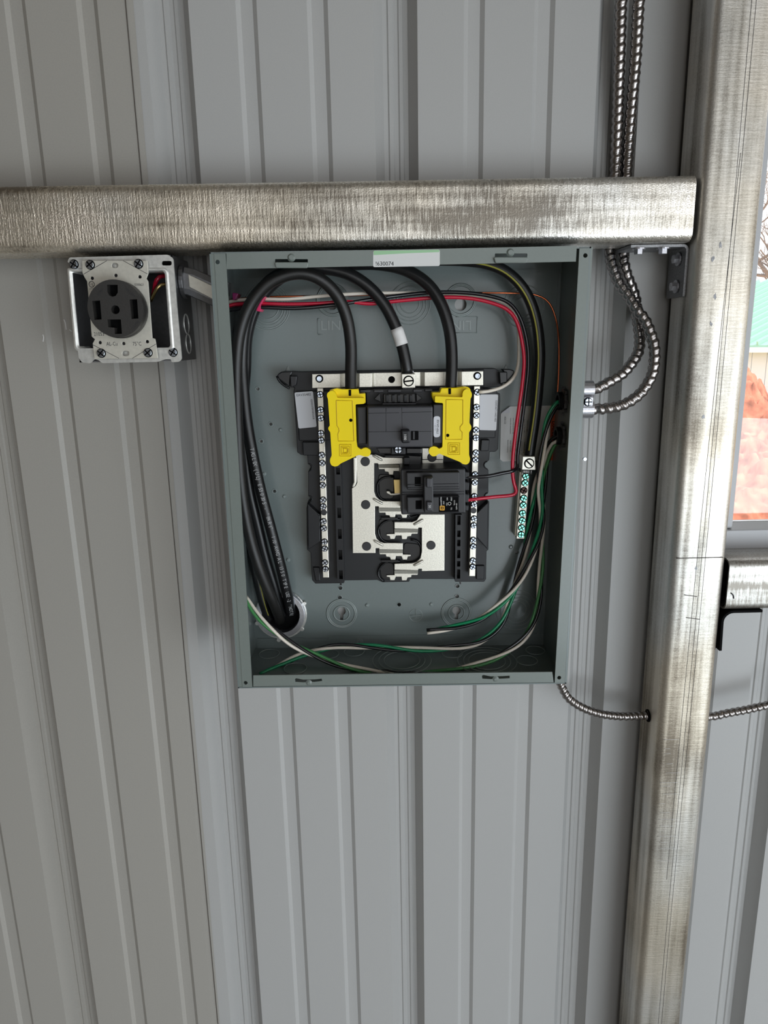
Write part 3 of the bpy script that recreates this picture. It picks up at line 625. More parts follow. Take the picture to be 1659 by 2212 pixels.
prism('stab', [(835, 1061), (841, 1061), (845, 1066), (852, 1066), (866, 1064), (866, 1068), (853, 1070), (844, 1070), (835, 1065)], UY, UY + .003, M['tin'], pi_, bevel=.0005)
for x, y in ((866, 1125), (866, 1218), (838, 1118), (838, 1210)): prism('insulating_bar', [(x - 16, y), (x + 22, y), (x + 20, y + 5), (x - 14, y + 5)], CY - .006, CY, M['black2'], pi_, bevel=.0005)
# moulding above the main breaker
prism('moulding', [(790, 842), (932, 839), (934, 874), (792, 877)], -.046, CY, M['black'], pi_, bevel=.0006)
prism('moulding', [(828, 851), (896, 850), (897, 870), (828, 871)], -.056, -.046, M['black2'], pi_, bevel=.0008)
prism('moulding', [(826, 871), (899, 870.5), (899, 874), (826, 874.5)], -.062, -.05, M['brkl'], pi_, bevel=.0004)
for x in (833, 846, 858, 872, 884): prism('moulding', [(x, 853), (x + 7, 853), (x + 7, 869), (x, 869)], -.060, -.056, M['black'], pi_, bevel=.0006)
for a in ([(808, 862), (820, 850), (822, 868)], [(899, 850), (912, 860), (900, 868)]): prism('moulding', a, -.056, -.046, M['black2'], pi_, bevel=.0004)
for xa, xb, y in ((778, 800, 843), (808, 828, 843), (838, 866, 842.5), (893, 912, 842), (918, 934, 841)): prism('moulding', [(xa, y), (xb, y - .5), (xb, y + 4.5), (xa, y + 5)], -.050, -.046, M['brkl'], pi_, bevel=.0004)
# stickers either side
sl = prism('serial_sticker', qr([(636, 848), (676, 845), (684, 922), (645, 926)], 3.5), CY - .0046, CY - .0042, M['paper'], pi_)
text('EAV35482', 656, 853, CY - .0048, 5.2, -3, M['ink'], sl); text('0200547895832438', 675, 884, CY - .0048, 4, 86, M['ink'], sl, sx=.95)
sr = prism('serial_sticker', qr([(1037, 852), (1076, 852), (1072, 930), (1035, 929)], 3.5), CY - .0046, CY - .0042, M['paper'], pi_)
text('02005467114451400', 1071, 888, CY - .0048, 4, 92, M['ink'], sr, sx=.95)
# ================================================================== MAIN BREAKER
mb = thing('main_breaker', P(864, 960, -.05), 'wide black main breaker marked 100 between the two yellow covers', 'circuit breaker')
prism('breaker_base', [(768, 876), (958, 873), (958, 966), (770, 968)], -.060, CY - .001, M['brkr'], mb, bevel=.001)
prism('breaker_shoulder', [(771, 879), (792, 878.5), (792.5, 960), (773, 960)], -.070, -.060, M['brkr'], mb, bevel=.0012)
prism('breaker_shoulder', [(936, 874), (957.5, 873), (957.5, 958), (936, 958)], -.071, -.060, M['brkr'], mb, bevel=.0008)
bf = prism('breaker_face', [(793, 879), (935, 877.5), (935, 966), (794, 967)], -.080, -.058, M['brkl'], mb, bevel=.0014)
for a in ([(795, 893), (862, 891.5)], [(868, 891), (933, 889.5)], [(796, 933), (866, 932.2)], [(905, 932), (933, 931.8)], [(834, 881), (834, 932)], [(868, 881), (869, 925)]):
    tube('moulded_line', [(x, y, -.0801) for x, y in a], .00022, M['brkr'], bf, 4)
tg = prism('toggle', [(866, 929), (886, 929), (886.5, 957), (868, 958)], -.091, -.079, M['black'], mb, bevel=.0016)
text('100', 875, 944, -.0912, 5.5, 90, M['tape'], tg, sx=1.15)
prism('toggle_slot', [(888, 931), (904, 931), (904, 950.5), (888, 951)], -.0804, -.0798, M['hole'], mb)
prism('toggle_rib', [(892, 932), (896, 932), (896, 949), (892, 949)], -.0812, -.0802, M['brkr'], mb)
sg = prism('gauge_label', qr([(936.5, 899), (951, 899), (951, 944), (936.5, 945)], 6), -.0716, -.0712, M['paper'], mb)
text('STRIP GAUGE', 946, 922, -.0719, 4.2, -88, M['ink'], sg, sx=.85); text('| -- | |  -', 940, 922, -.0719, 3.2, -90, M['ink'], sg)
lw = prism('terminal_block', [(812, 967), (846, 967), (846, 980), (820, 980)], -.052, CY, M['black2'], mb, bevel=.0008)
prism('terminal_block', [(845, 967), (876, 967), (876, 982), (845, 982)], -.058, CY, M['black'], mb, bevel=.0008)
prism('terminal_block', [(878, 968), (911, 968), (911, 980), (878, 980)], -.052, CY, M['black2'], mb, bevel=.0008)
inst('screw', SCRB, P(860, 971, -.0585), mb)
prism('terminal_block', [(830, 983), (880, 983), (909, 985), (909, 1010), (872, 1010), (870, 990), (832, 988)], -.036, CY, M['black2'], mb, bevel=.0008)
prism('terminal_block', [(872, 988), (885, 988), (885, 1004), (872, 1004)], -.044, -.036, M['black'], mb, bevel=.0008)
# ================================================================== BRANCH BREAKER
bb = thing('branch_breaker', P(936, 1108, -.05), 'black two-pole 30 amp breaker with red and black wires at its right end', 'circuit breaker')
prism('breaker_case', [(865, 1014), (1005, 1012), (1006, 1109), (867, 1112)], -.068, CY - .001, M['brkr'], bb, bevel=.0014)
for a, nm in (([(878, 1021), (993, 1019.5), (993, 1057), (879, 1058)], 0), ([(879, 1074), (993, 1072), (993, 1107), (880, 1109)], 1)):
    prism('breaker_face', a, -.078, -.068, M['brkr'], bb, bevel=.001)
for a in ([(881, 1047), (991, 1045)], [(881, 1053.5), (991, 1051.5)], [(868, 1063.5), (1003, 1062)], [(868, 1068.5), (1003, 1067.5)]): tube('moulded_line', [(x, y, -.0784 if y < 1058 else -.0684) for x, y in a], .0004, M['brkl'], bb, 4)
tie = prism('handle_tie', [(915, 1031), (936, 1030), (937, 1107), (916, 1108)], -.090, -.077, M['brkr'], bb, bevel=.0012)
prism('handle', [(921, 1033), (933, 1033), (933, 1053.5), (921, 1053.5)], -.094, -.090, M['brkl'], tie, bevel=.001)
hd = prism('handle', [(921.5, 1084), (933.5, 1084), (933.5, 1104), (921.5, 1104)], -.094, -.090, M['brkl'], tie, bevel=.001)
text('30', 928, 1094, -.0943, 5, 90, M['paper2'], hd)
for a in ([(896, 1030.5), (909, 1030.5), (909, 1050), (896, 1050)], [(898, 1081.5), (911, 1081), (911, 1100), (898, 1100)]): prism('handle_slot', a, -.0784, -.0778, M['hole'], bb)
bl = prism('rating_label', [(948, 1074.5), (991, 1073.5), (991, 1105), (948, 1106)], -.0783, -.0779, M['hole'], bb)
prism('logo_square', rr(950, 1092.5, 960.5, 1102.5, 1.5), -.0786, -.0783, M['gold'], bl, holes=[rr(952.3, 1094.8, 958.2, 1100.2, .6)]); prism('logo_square', [(954, 1096), (956.5, 1096), (956.5, 1099), (954, 1099)], -.0786, -.0783, M['gold'], bl)
for s, x, y, h in (('HOM', 952.5, 1079, 3.4), ('1020', 953, 1088, 3), ('LINE', 958.5, 1086, 2.6), ('40C', 966, 1078, 3), ('120V', 965, 1089, 2.6), ('LR86', 975, 1078, 3), ('UL', 975, 1099, 3.2), ('CU-AL', 981.5, 1086, 2.8), ('DP-4075', 986, 1094, 2.8)):
    text(s, x, y, -.0787, h, 90, M['tape'], bl)
rings('certification_mark', 971, 1088, (3.2,), -.0785, M['tape'], bl, .00025, 16)
for a in ([(1003, 1018), (1014, 1020), (1014, 1036), (1003, 1036)], [(1003, 1040), (1014, 1042), (1013, 1060), (1003, 1060)], [(1003, 1066), (1014, 1068), (1013, 1086), (1003, 1086)], [(1003, 1090), (1013, 1092), (1012, 1104), (1003, 1104)]):
    prism('terminal_block', a, -.054, CY, M['black'], bb, bevel=.001)
# ================================================================== YELLOW LUG COVERS
def cover(front, back, slot, hole, panel, logo, loc, label):
    t = thing('lug_cover', loc, label, 'terminal cover', None)
    FYc = -.074
    f = prism('cover_front', qr(front, 2.5, 3), FYc, FYc + .007, M['yel'], t, holes=[(hole[0], hole[1], 3.7)], bevel=.0007)
    disc('peg_hole', hole[0], hole[1], 3.9, FYc + .0015, FYc + .006, M['hole'], t)
    b = prism('cover_hood', qr(back, 2.5, 3), FYc + .0072, FYc + .022, M['yel'], t, bevel=.0012)
    prism('wire_slot', slot, FYc + .0068, FYc + .0071, M['hole'], t)
    pts = panel + [panel[0]]
    V, F = [], []; sweep([P(x, y, FYc) for x, y in pts], .0005, V, F, 6); mk('embossed_outline', V, F, M['emby'], t)
    V, F = [], []; x, y = logo
    for r in (12.5, 8.8): sweep([P(x + a * r, y + c * r, FYc) for a, c in ((-1, -1), (1, -1), (1, 1), (-1, 1), (-1, -1))], .00045, V, F, 5)
    sweep([P(x + a, y + c, FYc) for a, c in ((-4, -4), (2, -4), (4, -2), (4, 3), (2, 4.6), (-4, 4.6), (-4, -4))], .00045, V, F, 5)
    sweep([P(x + a, y + c, FYc) for a, c in ((-7, -5.6), (4, -5.6), (6, -3), (6, 4), (4, 6.4), (-7, 6.4))], .00045, V, F, 5)
    mk('embossed_logo', V, F, M['emby'], t)
    return t
Z4 = lambda L: [(580 + .1808 * a, 780 + .1808 * b) for a, b in L]
Z5 = lambda L: [(840 + .1808 * a, 780 + .1808 * b) for a, b in L]
cover(Z4([(700, 385), (735, 358), (775, 355), (805, 385), (822, 440), (1145, 440), (1145, 510), (1040, 518), (1052, 960), (1062, 1030), (1110, 1058), (1130, 1042), (1170, 1032), (1215, 1060), (1226, 1095), (1200, 1138), (1150, 1142), (1080, 1120), (860, 1225), (830, 1252), (790, 1262), (750, 1245), (735, 1210), (735, 1170), (755, 1130), (738, 850), (713, 815), (716, 790), (732, 775), (710, 450), (697, 420)]),
      Z4([(725, 350), (815, 325), (870, 337), (1075, 335), (1082, 395), (1156, 385), (1160, 505), (850, 520), (740, 500)]), Z4([(958, 342), (988, 342), (988, 412), (972, 418), (958, 412)]), Z4([(983, 707)])[0],
      Z4([(810, 470), (1002, 475), (1022, 955), (835, 955), (830, 870), (845, 835), (840, 800), (820, 775)]), (746, 972.5), P(745, 1000, -.07), 'yellow plastic cover on the left lug of the main breaker')
cover(Z5([(550, 420), (880, 432), (880, 385), (895, 350), (930, 332), (970, 345), (992, 385), (990, 425), (975, 450), (962, 740), (985, 775), (985, 815), (958, 850), (958, 1120), (972, 1170), (960, 1215), (930, 1237), (885, 1232), (850, 1205), (600, 1105), (560, 1137), (520, 1140), (485, 1110), (475, 1075), (490, 1035), (530, 1018), (570, 1025), (600, 1050), (640, 1030), (648, 502), (550, 495)]),
      Z5([(515, 375), (610, 375), (625, 322), (810, 318), (900, 303), (950, 310), (978, 340), (960, 500), (545, 495), (515, 430)]), Z5([(712, 325), (743, 325), (743, 392), (728, 398), (712, 392)]), Z5([(703, 888)])[0],
      Z5([(685, 460), (885, 462), (885, 745), (852, 785), (850, 820), (878, 850), (875, 935), (680, 935)]), Z5([(778, 1047)])[0], P(985, 1000, -.07), 'yellow plastic cover on the right lug of the main breaker')
# ================================================================== GROUND BAR
HY = -.024
gb = thing('ground_bar', P(1124, 1164, HY), 'silver ground bar with green screws along the right of the panel', 'terminal bar')
bar = prism('bar', [(1128, 1016), (1145, 1016), (1133, 1164), (1115.6, 1164)], HY, HY + .009, M['alu'], gb, bevel=.0005)
prism('bar_foot', [(1123, 1020), (1126, 1020), (1114.5, 1158), (1112, 1158)], HY + .006, BY - .001, M['alu'], gb)
for x, y in ((1135.6, 1028.5), (1134, 1043), (1131, 1076), (1130, 1091), (1128.5, 1108.5), (1127.5, 1124), (1126.5, 1139.7), (1125.5, 1154.6)): tag(inst('screw', SCRG, P(x, y, HY), bar, (0, random.uniform(0, 3), 0)), 'green screw')
tag(inst('screw', SCRR, P(1131.5, 1059.5, HY), bar, (0, .5, 0)), 'rusty dark screw')
lg = prism('lug', [(1129, 986), (1156, 986), (1158, 1015.6), (1127, 1015)], HY - .016, HY + .008, M['tin'], gb, bevel=.0006)
inst('slot_screw', SLOT, P(1143, 1001, HY - .016), lg, (0, math.radians(45), 0))
for i in range(4): tube('wire_strand', [(1131 + i * 5.5, 1014, HY - .006), (1131 + i * 5.5 + random.uniform(-.5, .5), 1024 + random.uniform(-1, 1), HY - .006)], .0011, M['cast'], lg, 6)
# ================================================================== CONDUIT HUB bottom left
def ringsolid(name, cx, cy, r0, r1, Yf, Yb, m, parent, n=40, rim=0):
    a = circ(cx, cy, r1, Yf, n); b = circ(cx, cy, r0, Yf, n); V, F = [], []; poly_geo([a, b], Yf, Yb, V, F)
    return mk(name, V, F, m, parent, bevel=rim)
hub = thing('conduit_bushing', P(608, 1380, BY), 'pale round pipe bushing in the lower left of the panel where the black cables enter', 'pipe bushing')
ringsolid('bushing_ring', 606, 1329, 41, 52, BY - .012, BY - .001, M['cast'], hub, rim=.001)
ringsolid('locknut', 607, 1328, 47, 56, BY - .004, BY - .0006, M['galvb'], hub, rim=.0006)
disc('bore_shade_disc', 606, 1329, 40.5, BY - .0025, BY - .0008, M['hole'], hub, n=32)  # flat black disc stands for the shade deep in the pipe
for a in (-25, 35, 95, 160, 215, 280): x, y = 607 + 55 * math.cos(math.radians(a)), 1328 + 55 * math.sin(math.radians(a)); disc('locknut_tab', x, y, 5, BY - .0045, BY - .0005, M['galvb'], hub, n=8, bevel=.0005)
# ================================================================== CABLES
def cabt(name, pts, r, m, label, cat, **k): return tag(tube(name, pts, r, m, **k), label, cat)
CR = .0062
A = [(604, 1340, BY - .004), (602, 1330, -.020), (590, 1299, -.038), (565, 1240, -.050), (543, 1172, -.056), (528, 1102, -.060), (519, 1032, -.062), (514, 948, -.062), (511, 864, -.062), (511, 780, -.064), (519, 715, -.066), (540, 659, -.068), (575, 616, -.070), (622, 593, -.070), (665, 592, -.068), (703, 611, -.064), (732, 645, -.060), (750, 690, -.056), (758, 745, -.053), (758, 800, -.053), (758, 846, -.056)]
c1 = cabt('power_cable', A, CR, M['cable2'], 'thick black cable arching over into the left yellow cover', 'cable', sides=14)
Bp = [(628, 1320, BY - .004), (627, 1313, -.016), (618, 1271, -.028), (603, 1210, -.036), (584, 1138, -.040), (564, 1062, -.042), (548, 990, -.042), (535, 920, -.042), (527, 850, -.042), (523, 780, -.042), (530, 705, -.044), (552, 645, -.046), (592, 600, -.048), (650, 581, -.048), (700, 580, -.048), (748, 590, -.047), (792, 616, -.045), (828, 655, -.044), (852, 700, -.044), (868, 745, -.044), (877, 785, -.044), (880, 806, -.043)]
c2 = cabt('power_cable', Bp, CR, M['cable'], 'thick black cable with printed lettering and a white tape band, ending in the centre lug', 'cable', sides=14)
Cp = [(609, 1330, BY - .004), (604, 1318, -.012), (594, 1270, -.020), (573, 1200, -.026), (556, 1130, -.030), (540, 1060, -.032), (530, 980, -.032), (524, 900, -.030), (530, 800, -.028), (535, 720, -.028), (560, 650, -.028), (610, 598, -.030), (680, 577, -.032), (760, 571, -.036), (820, 571, -.040), (875, 583, -.044), (922, 612, -.047), (952, 655, -.050), (970, 710, -.052), (976, 770, -.053), (974, 845, -.056)]
c3 = cabt('power_cable', Cp, CR, M['cable'], 'thick black cable bending down into the right yellow cover', 'cable', sides=14)
Dp = [(582, 1338, BY - .004), (576, 1325, -.012), (566, 1290, -.016), (548, 1210, -.018), (536, 1120, -.018), (528, 1020, -.018), (520, 900, -.016), (522, 780, -.014), (535, 690, -.014), (570, 620, -.014), (640, 580, -.018), (760, 566, -.024), (900, 562, -.030), (1000, 563, -.034), (1060, 572, -.037), (1103, 594, -.038), (1137, 634, -.038), (1158, 690, -.037), (1166, 760, -.036), (1163, 830, -.034), (1156, 900, -.032), (1147, 960, -.031), (1143, 990, -.031)]
c4 = cabt('ground_cable', Dp, .0058, M['cable'], 'black cable with a yellow stripe running down the right side to the ground bar lug', 'cable', sides=14)
# yellow stripe on the front of the ground cable
def stripe(pts, r, off, m, parent, i0, i1, rs=.0011, nm='stripe'):
    path = catmull([P(*q) for q in pts]); T, N = frames(path); V, F = [], []
    n = len(path); q = []
    for i in range(int(n * i0), int(n * i1)):
        view = (CAM - path[i]).normalized(); t = T[i]; f = (view - t * view.dot(t)).normalized(); s = f.cross(t)
        q.append(path[i] + (f * math.cos(off) + s * math.sin(off)) * (r - rs * .55))
    sweep(q, rs, V, F, 6); return mk(nm, V, F, m, parent, smooth=True)
stripe(Dp, .0058, -.25, M['stripe'], c4, .60, .995); stripe(Dp, .0058, -.2, M['stripe'], c4, .012, .09, .0007)
# printed lettering along the second cable
s_ = 'TAGLEX (UL) E530305 - "PAR1"  1/0 AWG AL 1350 TYPE USE-2 "NOTRE'
path = catmull([P(*q) for q in Bp], .002); path = path[::-1]
cum = [0]
for i in range(1, len(path)): cum.append(cum[-1] + (path[i] - path[i - 1]).length)
def at_py(py):   # first index from the top of the left run whose projection passes py
    best = None
    for i, p in enumerate(path):
        d = CM.transposed() @ (p - CAM); y = 1106 - FPX * d.z / d.y; x = 829.5 + FPX * d.x / d.y
        if x < 640 and y > py and i > len(path) * .4: return i
i0 = at_py(962); i1 = at_py(1334) or len(path) - 3; L0, L1 = cum[i0], cum[i1]; V, F = [], []
for k, chh in enumerate(s_):
    if chh == ' ': continue
    q = L0 + (L1 - L0) * (k + .5) / len(s_); i = next(j for j in range(len(cum)) if cum[j] >= q)
    t = (path[min(i + 1, len(path) - 1)] - path[i - 1]).normalized(); view = (CAM - path[i]).normalized(); f = (view - t * view.dot(t)).normalized()
    up = f.cross(t); f2 = (f * .96 + up * -.1).normalized(); c = path[i] + f * (CR + .0002)
    gv, gf = glyphs(chh, .0042); b0 = len(V)
    V += [tuple(c + t * v.x * .85 + up * v.y) for v in gv]; F += [tuple(b0 + j for j in ff) for ff in gf]
mk('lettering', V, F, M['print'], c2)
# white phase tape on the centre cable
tp = catmull([P(*q) for q in Bp]); sel = []
for p in tp[len(tp) // 2:]:
    d = CM.transposed() @ (p - CAM); y = 1106 - FPX * d.z / d.y
    x = 829.5 + FPX * d.x / d.y
    if 707 < y < 752 and x > 800: sel.append(p)
V, F = [], []; sweep(sel, CR + .0005, V, F, 18); mk('tape_band', V, F, M['tape'], c2, smooth=True)
# ================================================================== SINGLE WIRES
WR = .0019
cabt('wire', [(478, 660, -.030), (505, 650, -.032), (560, 646, -.032), (620, 646.5, -.032), (700, 639, -.032), (780, 634, -.032), (860, 633, -.030), (960, 634, -.028), (1040, 640, -.026), (1085, 652, -.026), (1108, 672, -.026), (1119, 705, -.026), (1121, 750, -.026), (1119, 790, -.027), (1108, 818, -.030), (1085, 836, -.034), (1055, 845, -.037), (1034, 847, -.038)], WR, M['wht'], 'white wire crossing the panel top and ending at the right neutral bar', 'wire')
cabt('wire', [(478, 668, -.036), (505, 658, -.038), (560, 656, -.039), (620, 657, -.039), (680, 656, -.039), (752, 652, -.039), (800, 656, -.038), (860, 650, -.037), (940, 643, -.037), (1000, 643, -.038), (1050, 651, -.039), (1093, 667, -.040), (1115, 693, -.041), (1127, 735, -.042), (1132, 780, -.043), (1128, 830, -.044), (1121, 880, -.044), (1114, 930, -.045), (1108, 985, -.046), (1107, 1020, -.046), (1110, 1043, -.046), (1115, 1060, -.046), (1110, 1068, -.047), (1095, 1071, -.048), (1070, 1073, -.050), (1040, 1076.5, -.052), (1003, 1081, -.052)], .0020, M['red'], 'red wire crossing the panel and ending at the lower pole of the small breaker', 'wire')
cabt('wire', [(478, 676, -.042), (505, 668, -.042), (560, 664, -.043), (640, 666, -.043), (720, 659, -.041), (800, 647, -.037), (860, 639, -.033), (930, 632, -.032), (1000, 632, -.033), (1060, 640, -.035), (1100, 655, -.037), (1124, 688, -.039), (1138, 738, -.040), (1141, 790, -.041), (1135, 850, -.042), (1126, 920, -.043), (1118, 985, -.044), (1118, 1008, -.046), (1108, 1017, -.050), (1085, 1022, -.052), (1050, 1029, -.054), (1004, 1031, -.052)], .0020, M['blk'], 'black wire crossing the panel and ending at the upper pole of the small breaker', 'wire')
cabt('wire', [(478, 650, -.022), (560, 642, -.020), (700, 639, -.018), (860, 636, -.018), (960, 632, -.020), (1040, 632.5, -.022), (1100, 633, -.022), (1152, 636, -.022), (1184, 652, -.022), (1201, 690, -.024), (1207, 740, -.030), (1207, 800, -.034), (1204, 858, -.036)], .0010, M['cop'], 'bare copper wire crossing behind the cables and running down the right side', 'wire', sides=8)
cabt('wire', [(1203, 940, -.040), (1194, 950, -.038), (1192, 975, -.036), (1186, 998, -.036), (1175, 1015, -.038)], .0009, M['cop'], 'short bare copper end hanging under the lower right bushing', 'wire', sides=8)
# pink and purple tape wraps
tag(prism('pink_tape', [(546, 669), (571, 641.5), (573, 640), (567.5, 651), (563.5, 658), (563, 667), (566, 668), (563, 673), (560, 673)], -.0455, -.030, M['pink'], None, bevel=.0006), 'pink tape wrapped around the red, white and black wires at upper left', 'tape')
tag(prism('purple_tape', [(502, 632), (515, 634), (509, 647), (502, 648)], -.044, -.026, M['purple'], None, bevel=.0008), 'purple tape wrapped around the wires beside the left panel wall', 'tape')
# twisted three-wire groups
def bundle(pts, desc, g=M['grn'], ph0=0, pitch=.14, ends=('', '', '')):
    path = catmull([P(*q) for q in pts], .004); T, N = frames(path); s = [0]
    for i in range(1, len(path)): s.append(s[-1] + (path[i] - path[i - 1]).length)
    for k, (nm, m) in enumerate((('green', g), ('white', M['wht']), ('black', M['blk']))):
        q = []
        for i, p in enumerate(path):
            a = ph0 + 2 * math.pi * (s[i] / pitch + k / 3); b = T[i].cross(N[i])
            q.append(p + (N[i] * math.cos(a) + b * math.sin(a)) * .0023)
        V, F = [], []; sweep(q, .00185, V, F, 8)
        tag(mk('wire', V, F, m, None, smooth=True), '%s wire %s' % (nm, desc), 'wire')
bundle([(1222, 868, -.040), (1204, 872, -.042), (1186, 903, -.044), (1175, 950, -.046), (1169, 1000, -.046), (1166, 1055, -.044), (1171, 1105, -.042), (1165, 1155, -.040), (1146, 1208, -.038), (1121, 1258, -.036), (1088, 1298, -.034), (1042, 1334, -.032), (985, 1354, -.030), (922, 1364, -.030)], 'of the twisted group from the upper bushing, cut off low in the panel', ph0=.6)
bundle([(1224, 944, -.040), (1203, 944, -.038), (1186, 962, -.034), (1173, 1000, -.030), (1160, 1040, -.028), (1152, 1090, -.026), (1144, 1140, -.024), (1133, 1190, -.022), (1118, 1245, -.022), (1103, 1295, -.022), (1083, 1345, -.026), (1048, 1380, -.030), (1000, 1396, -.034), (900, 1403, -.036), (800, 1397, -.036), (730, 1396, -.036), (660, 1412, -.042), (605, 1438, -.052), (563, 1460, -.070)], 'of the twisted group sweeping along the panel bottom to its lower left corner', ph0=2.2)
bundle([(1222, 950, -.046), (1196, 958, -.040), (1180, 1000, -.036), (1173, 1060, -.034), (1171, 1120, -.032), (1169, 1180, -.030), (1168, 1240, -.032), (1163, 1300, -.036), (1150, 1350, -.042), (1122, 1388, -.048), (1080, 1416, -.056), (1030, 1436, -.062), (970, 1450, -.068), (900, 1456, -.070), (820, 1452, -.068), (750, 1441, -.066), (690, 1420, -.064), (630, 1390, -.062), (580, 1352, -.058), (550, 1322, -.052), (528, 1290, -.046)], 'of the loop passing behind the bottom flange and rising at lower left', M['grn2'], ph0=4.0)
# ================================================================== BUSHINGS inside the right wall
xW = lambda z: bBR.x + (z - bBR.z) * (bTR.x - bBR.x) / (bTR.z - bBR.z)
def xring(name, c, r0, r1, x0, x1, m, parent, n=28):
    V, F = [], []
    for x in (x0, x1):
        for r in (r1, r0): V += [(c.x + x, c.y + r * math.cos(2 * math.pi * i / n), c.z + r * math.sin(2 * math.pi * i / n)) for i in range(n)]
    for i in range(n):
        j = (i + 1) % n; F += [(i, j, 2 * n + j, 2 * n + i), (n + i, 3 * n + i, 3 * n + j, n + j), (i, n + i, n + j, j), (2 * n + i, 2 * n + j, 3 * n + j, 3 * n + i)]
    return mk(name, V, F, m, parent, bevel=.0004)
for (px, py, lb) in ((1216, 866, 'dark locknut and bushing inside the right panel wall, upper of two'), (1209, 941, 'ribbed round bushing inside the right panel wall, lower of two')):
    yy = -.042; c = P(px + 4, py, yy); xw_ = xW(c.z) + (fBR.x - bBR.x) * 0
    # x of the slanted wall at this depth
    fz = (c.z - fBR.z) / (fTR.z - fBR.z); xf = fBR.x + fz * (fTR.x - fBR.x); bz = (c.z - bBR.z) / (bTR.z - bBR.z); xb = bBR.x + bz * (bTR.x - bBR.x)
    xx = xb + (xf - xb) * (yy - BY) / (FY - BY) - .0016; c = Vector((xx, yy, c.z))
    t = thing('wire_bushing', c, lb, 'bushing'); xring('locknut', c, .0085, .0135, -.003, 0, M['galvi'], t, 12); xring('bushing_throat', c, .0062, .0098, -.008, -.003, M['black2'], t)
    for k in range(8): a = k * math.pi / 4; box('lug_tooth', c.x - .003, c.x, c.y + .0138 * math.cos(a) - .0015, c.y + .0138 * math.cos(a) + .0015, c.z + .0138 * math.sin(a) - .0015, c.z + .0138 * math.sin(a) + .0015, M['galvi'], t)
# ================================================================== ARMOURED CONDUITS
def conduit(pts, R_, label, pitch=.0078, raw=None):
    base = catmull([P(*q) if len(q) == 3 else Vector(q[:3]) for q in pts], .0009)
    T, N = frames(base); s = [0]
    for i in range(1, len(base)): s.append(s[-1] + (base[i] - base[i - 1]).length)
    def rf(i, a):
        u = (s[i] / pitch - a / (2 * math.pi)) % 1.0
        ridge = abs(math.sin(math.pi * u)) ** .55
        step = .0004 if .55 < u < .8 else 0
        return R_ - .0019 * (1 - ridge) - step
    V, F = [], []; sweep(base, rf, V, F, 18)
    return tag(mk('flexible_conduit', V, F, M['cond'], None, smooth=True), label, 'conduit')
conduit([(1345, -40, -.006), (1342, 0, -.006), (1338, 130, -.003), (1334, 260, .002), (1329, 375, .0072), (1322, 470, .0074), (1317, 544, .002), (1325, 580, -.006), (1338, 614, -.014), (1357, 639, -.022), (1374, 667, -.030), (1393, 692, -.036), (1405, 720, -.041), (1413, 747, -.045), (1414, 775, -.048), (1410, 804, -.050), (1400, 827, -.052), (1383, 850, -.053), (1361, 867, -.054), (1336, 878, -.054), (1307, 883, -.053), (1278, 884, -.050)], .0062, 'steel flexible conduit curving furthest right into the lower barrel of the connector')
conduit([(1384, -40, -.012), (1380, 0, -.012), (1373, 130, -.008), (1362, 260, -.001), (1354, 375, .0072), (1350, 470, .0074), (1347, 546, .004), (1350, 576, .000), (1357, 601, -.002), (1367, 626, -.003), (1374, 652, -.006), (1375, 680, -.014), (1379, 705, -.020), (1382, 734, -.026), (1379, 760, -.032), (1366, 783, -.037), (1344, 808, -.042), (1317, 825, -.046), (1288, 840, -.048), (1268, 842, -.048)], .0062, 'steel flexible conduit curving tighter into the upper barrel of the connector')
conduit([(1205, 1466, -.050), (1213, 1483, -.050), (1225, 1505, -.049), (1244, 1521, -.047), (1270, 1534, -.044), (1301, 1543, -.041), (1336, 1547, -.038), (1365, 1547, -.037), (1393, 1546, -.036), (1450, 1548, -.036), (1532, 1548, -.036), (1570, 1541, -.036), (1613, 1533, -.036), (1659, 1523, -.036), (1720, 1510, -.036)], .0052, 'steel flexible conduit leaving the panel bottom corner and passing through the post', .0068)
ch_ = P(1392, 1546, -.036); gr = xring('hole_shade_ring', Vector((pxl(ch_.z) , -.036, ch_.z)), .0056, .0076, -.0012, .0004, M['hole'], post, 20)  # black ring painting the dark of the conduit hole
# double conduit connector on the right side of the panel
cc0, cc1 = P(1270, 842, -.048), P(1268, 884, -.050)
dc = thing('conduit_connector', cc1, 'double die-cast connector holding two conduits on the right side of the panel', 'conduit fitting')
for c in (cc0, cc1):
    fz = (c.z - fBR.z) / (fTR.z - fBR.z); xf = fBR.x + fz * (fTR.x - fBR.x); xb = bBR.x + fz * (bTR.x - bBR.x); xx = xb + (xf - xb) * (c.y - BY) / (FY - BY)
    xe = P(1282, 842, -.048).x - .001
    cc = Vector((xx, c.y, c.z)); xring('barrel', cc, .0064, .0096, .0004, xe - xx, M['cast'], dc)
mid = (cc0 + cc1) / 2; pl = prism('clamp_plate', [(1262, 858), (1282, 857), (1281, 877), (1260, 878)], -.060, -.040, M['cast'], dc, bevel=.0008)
inst('screw', SCRB, P(1270, 868, -.0605), dc)
disc('side_screw', 1264, 992, 3.5, FY + .03, FY + .034, M['zinc'], ep, n=10)
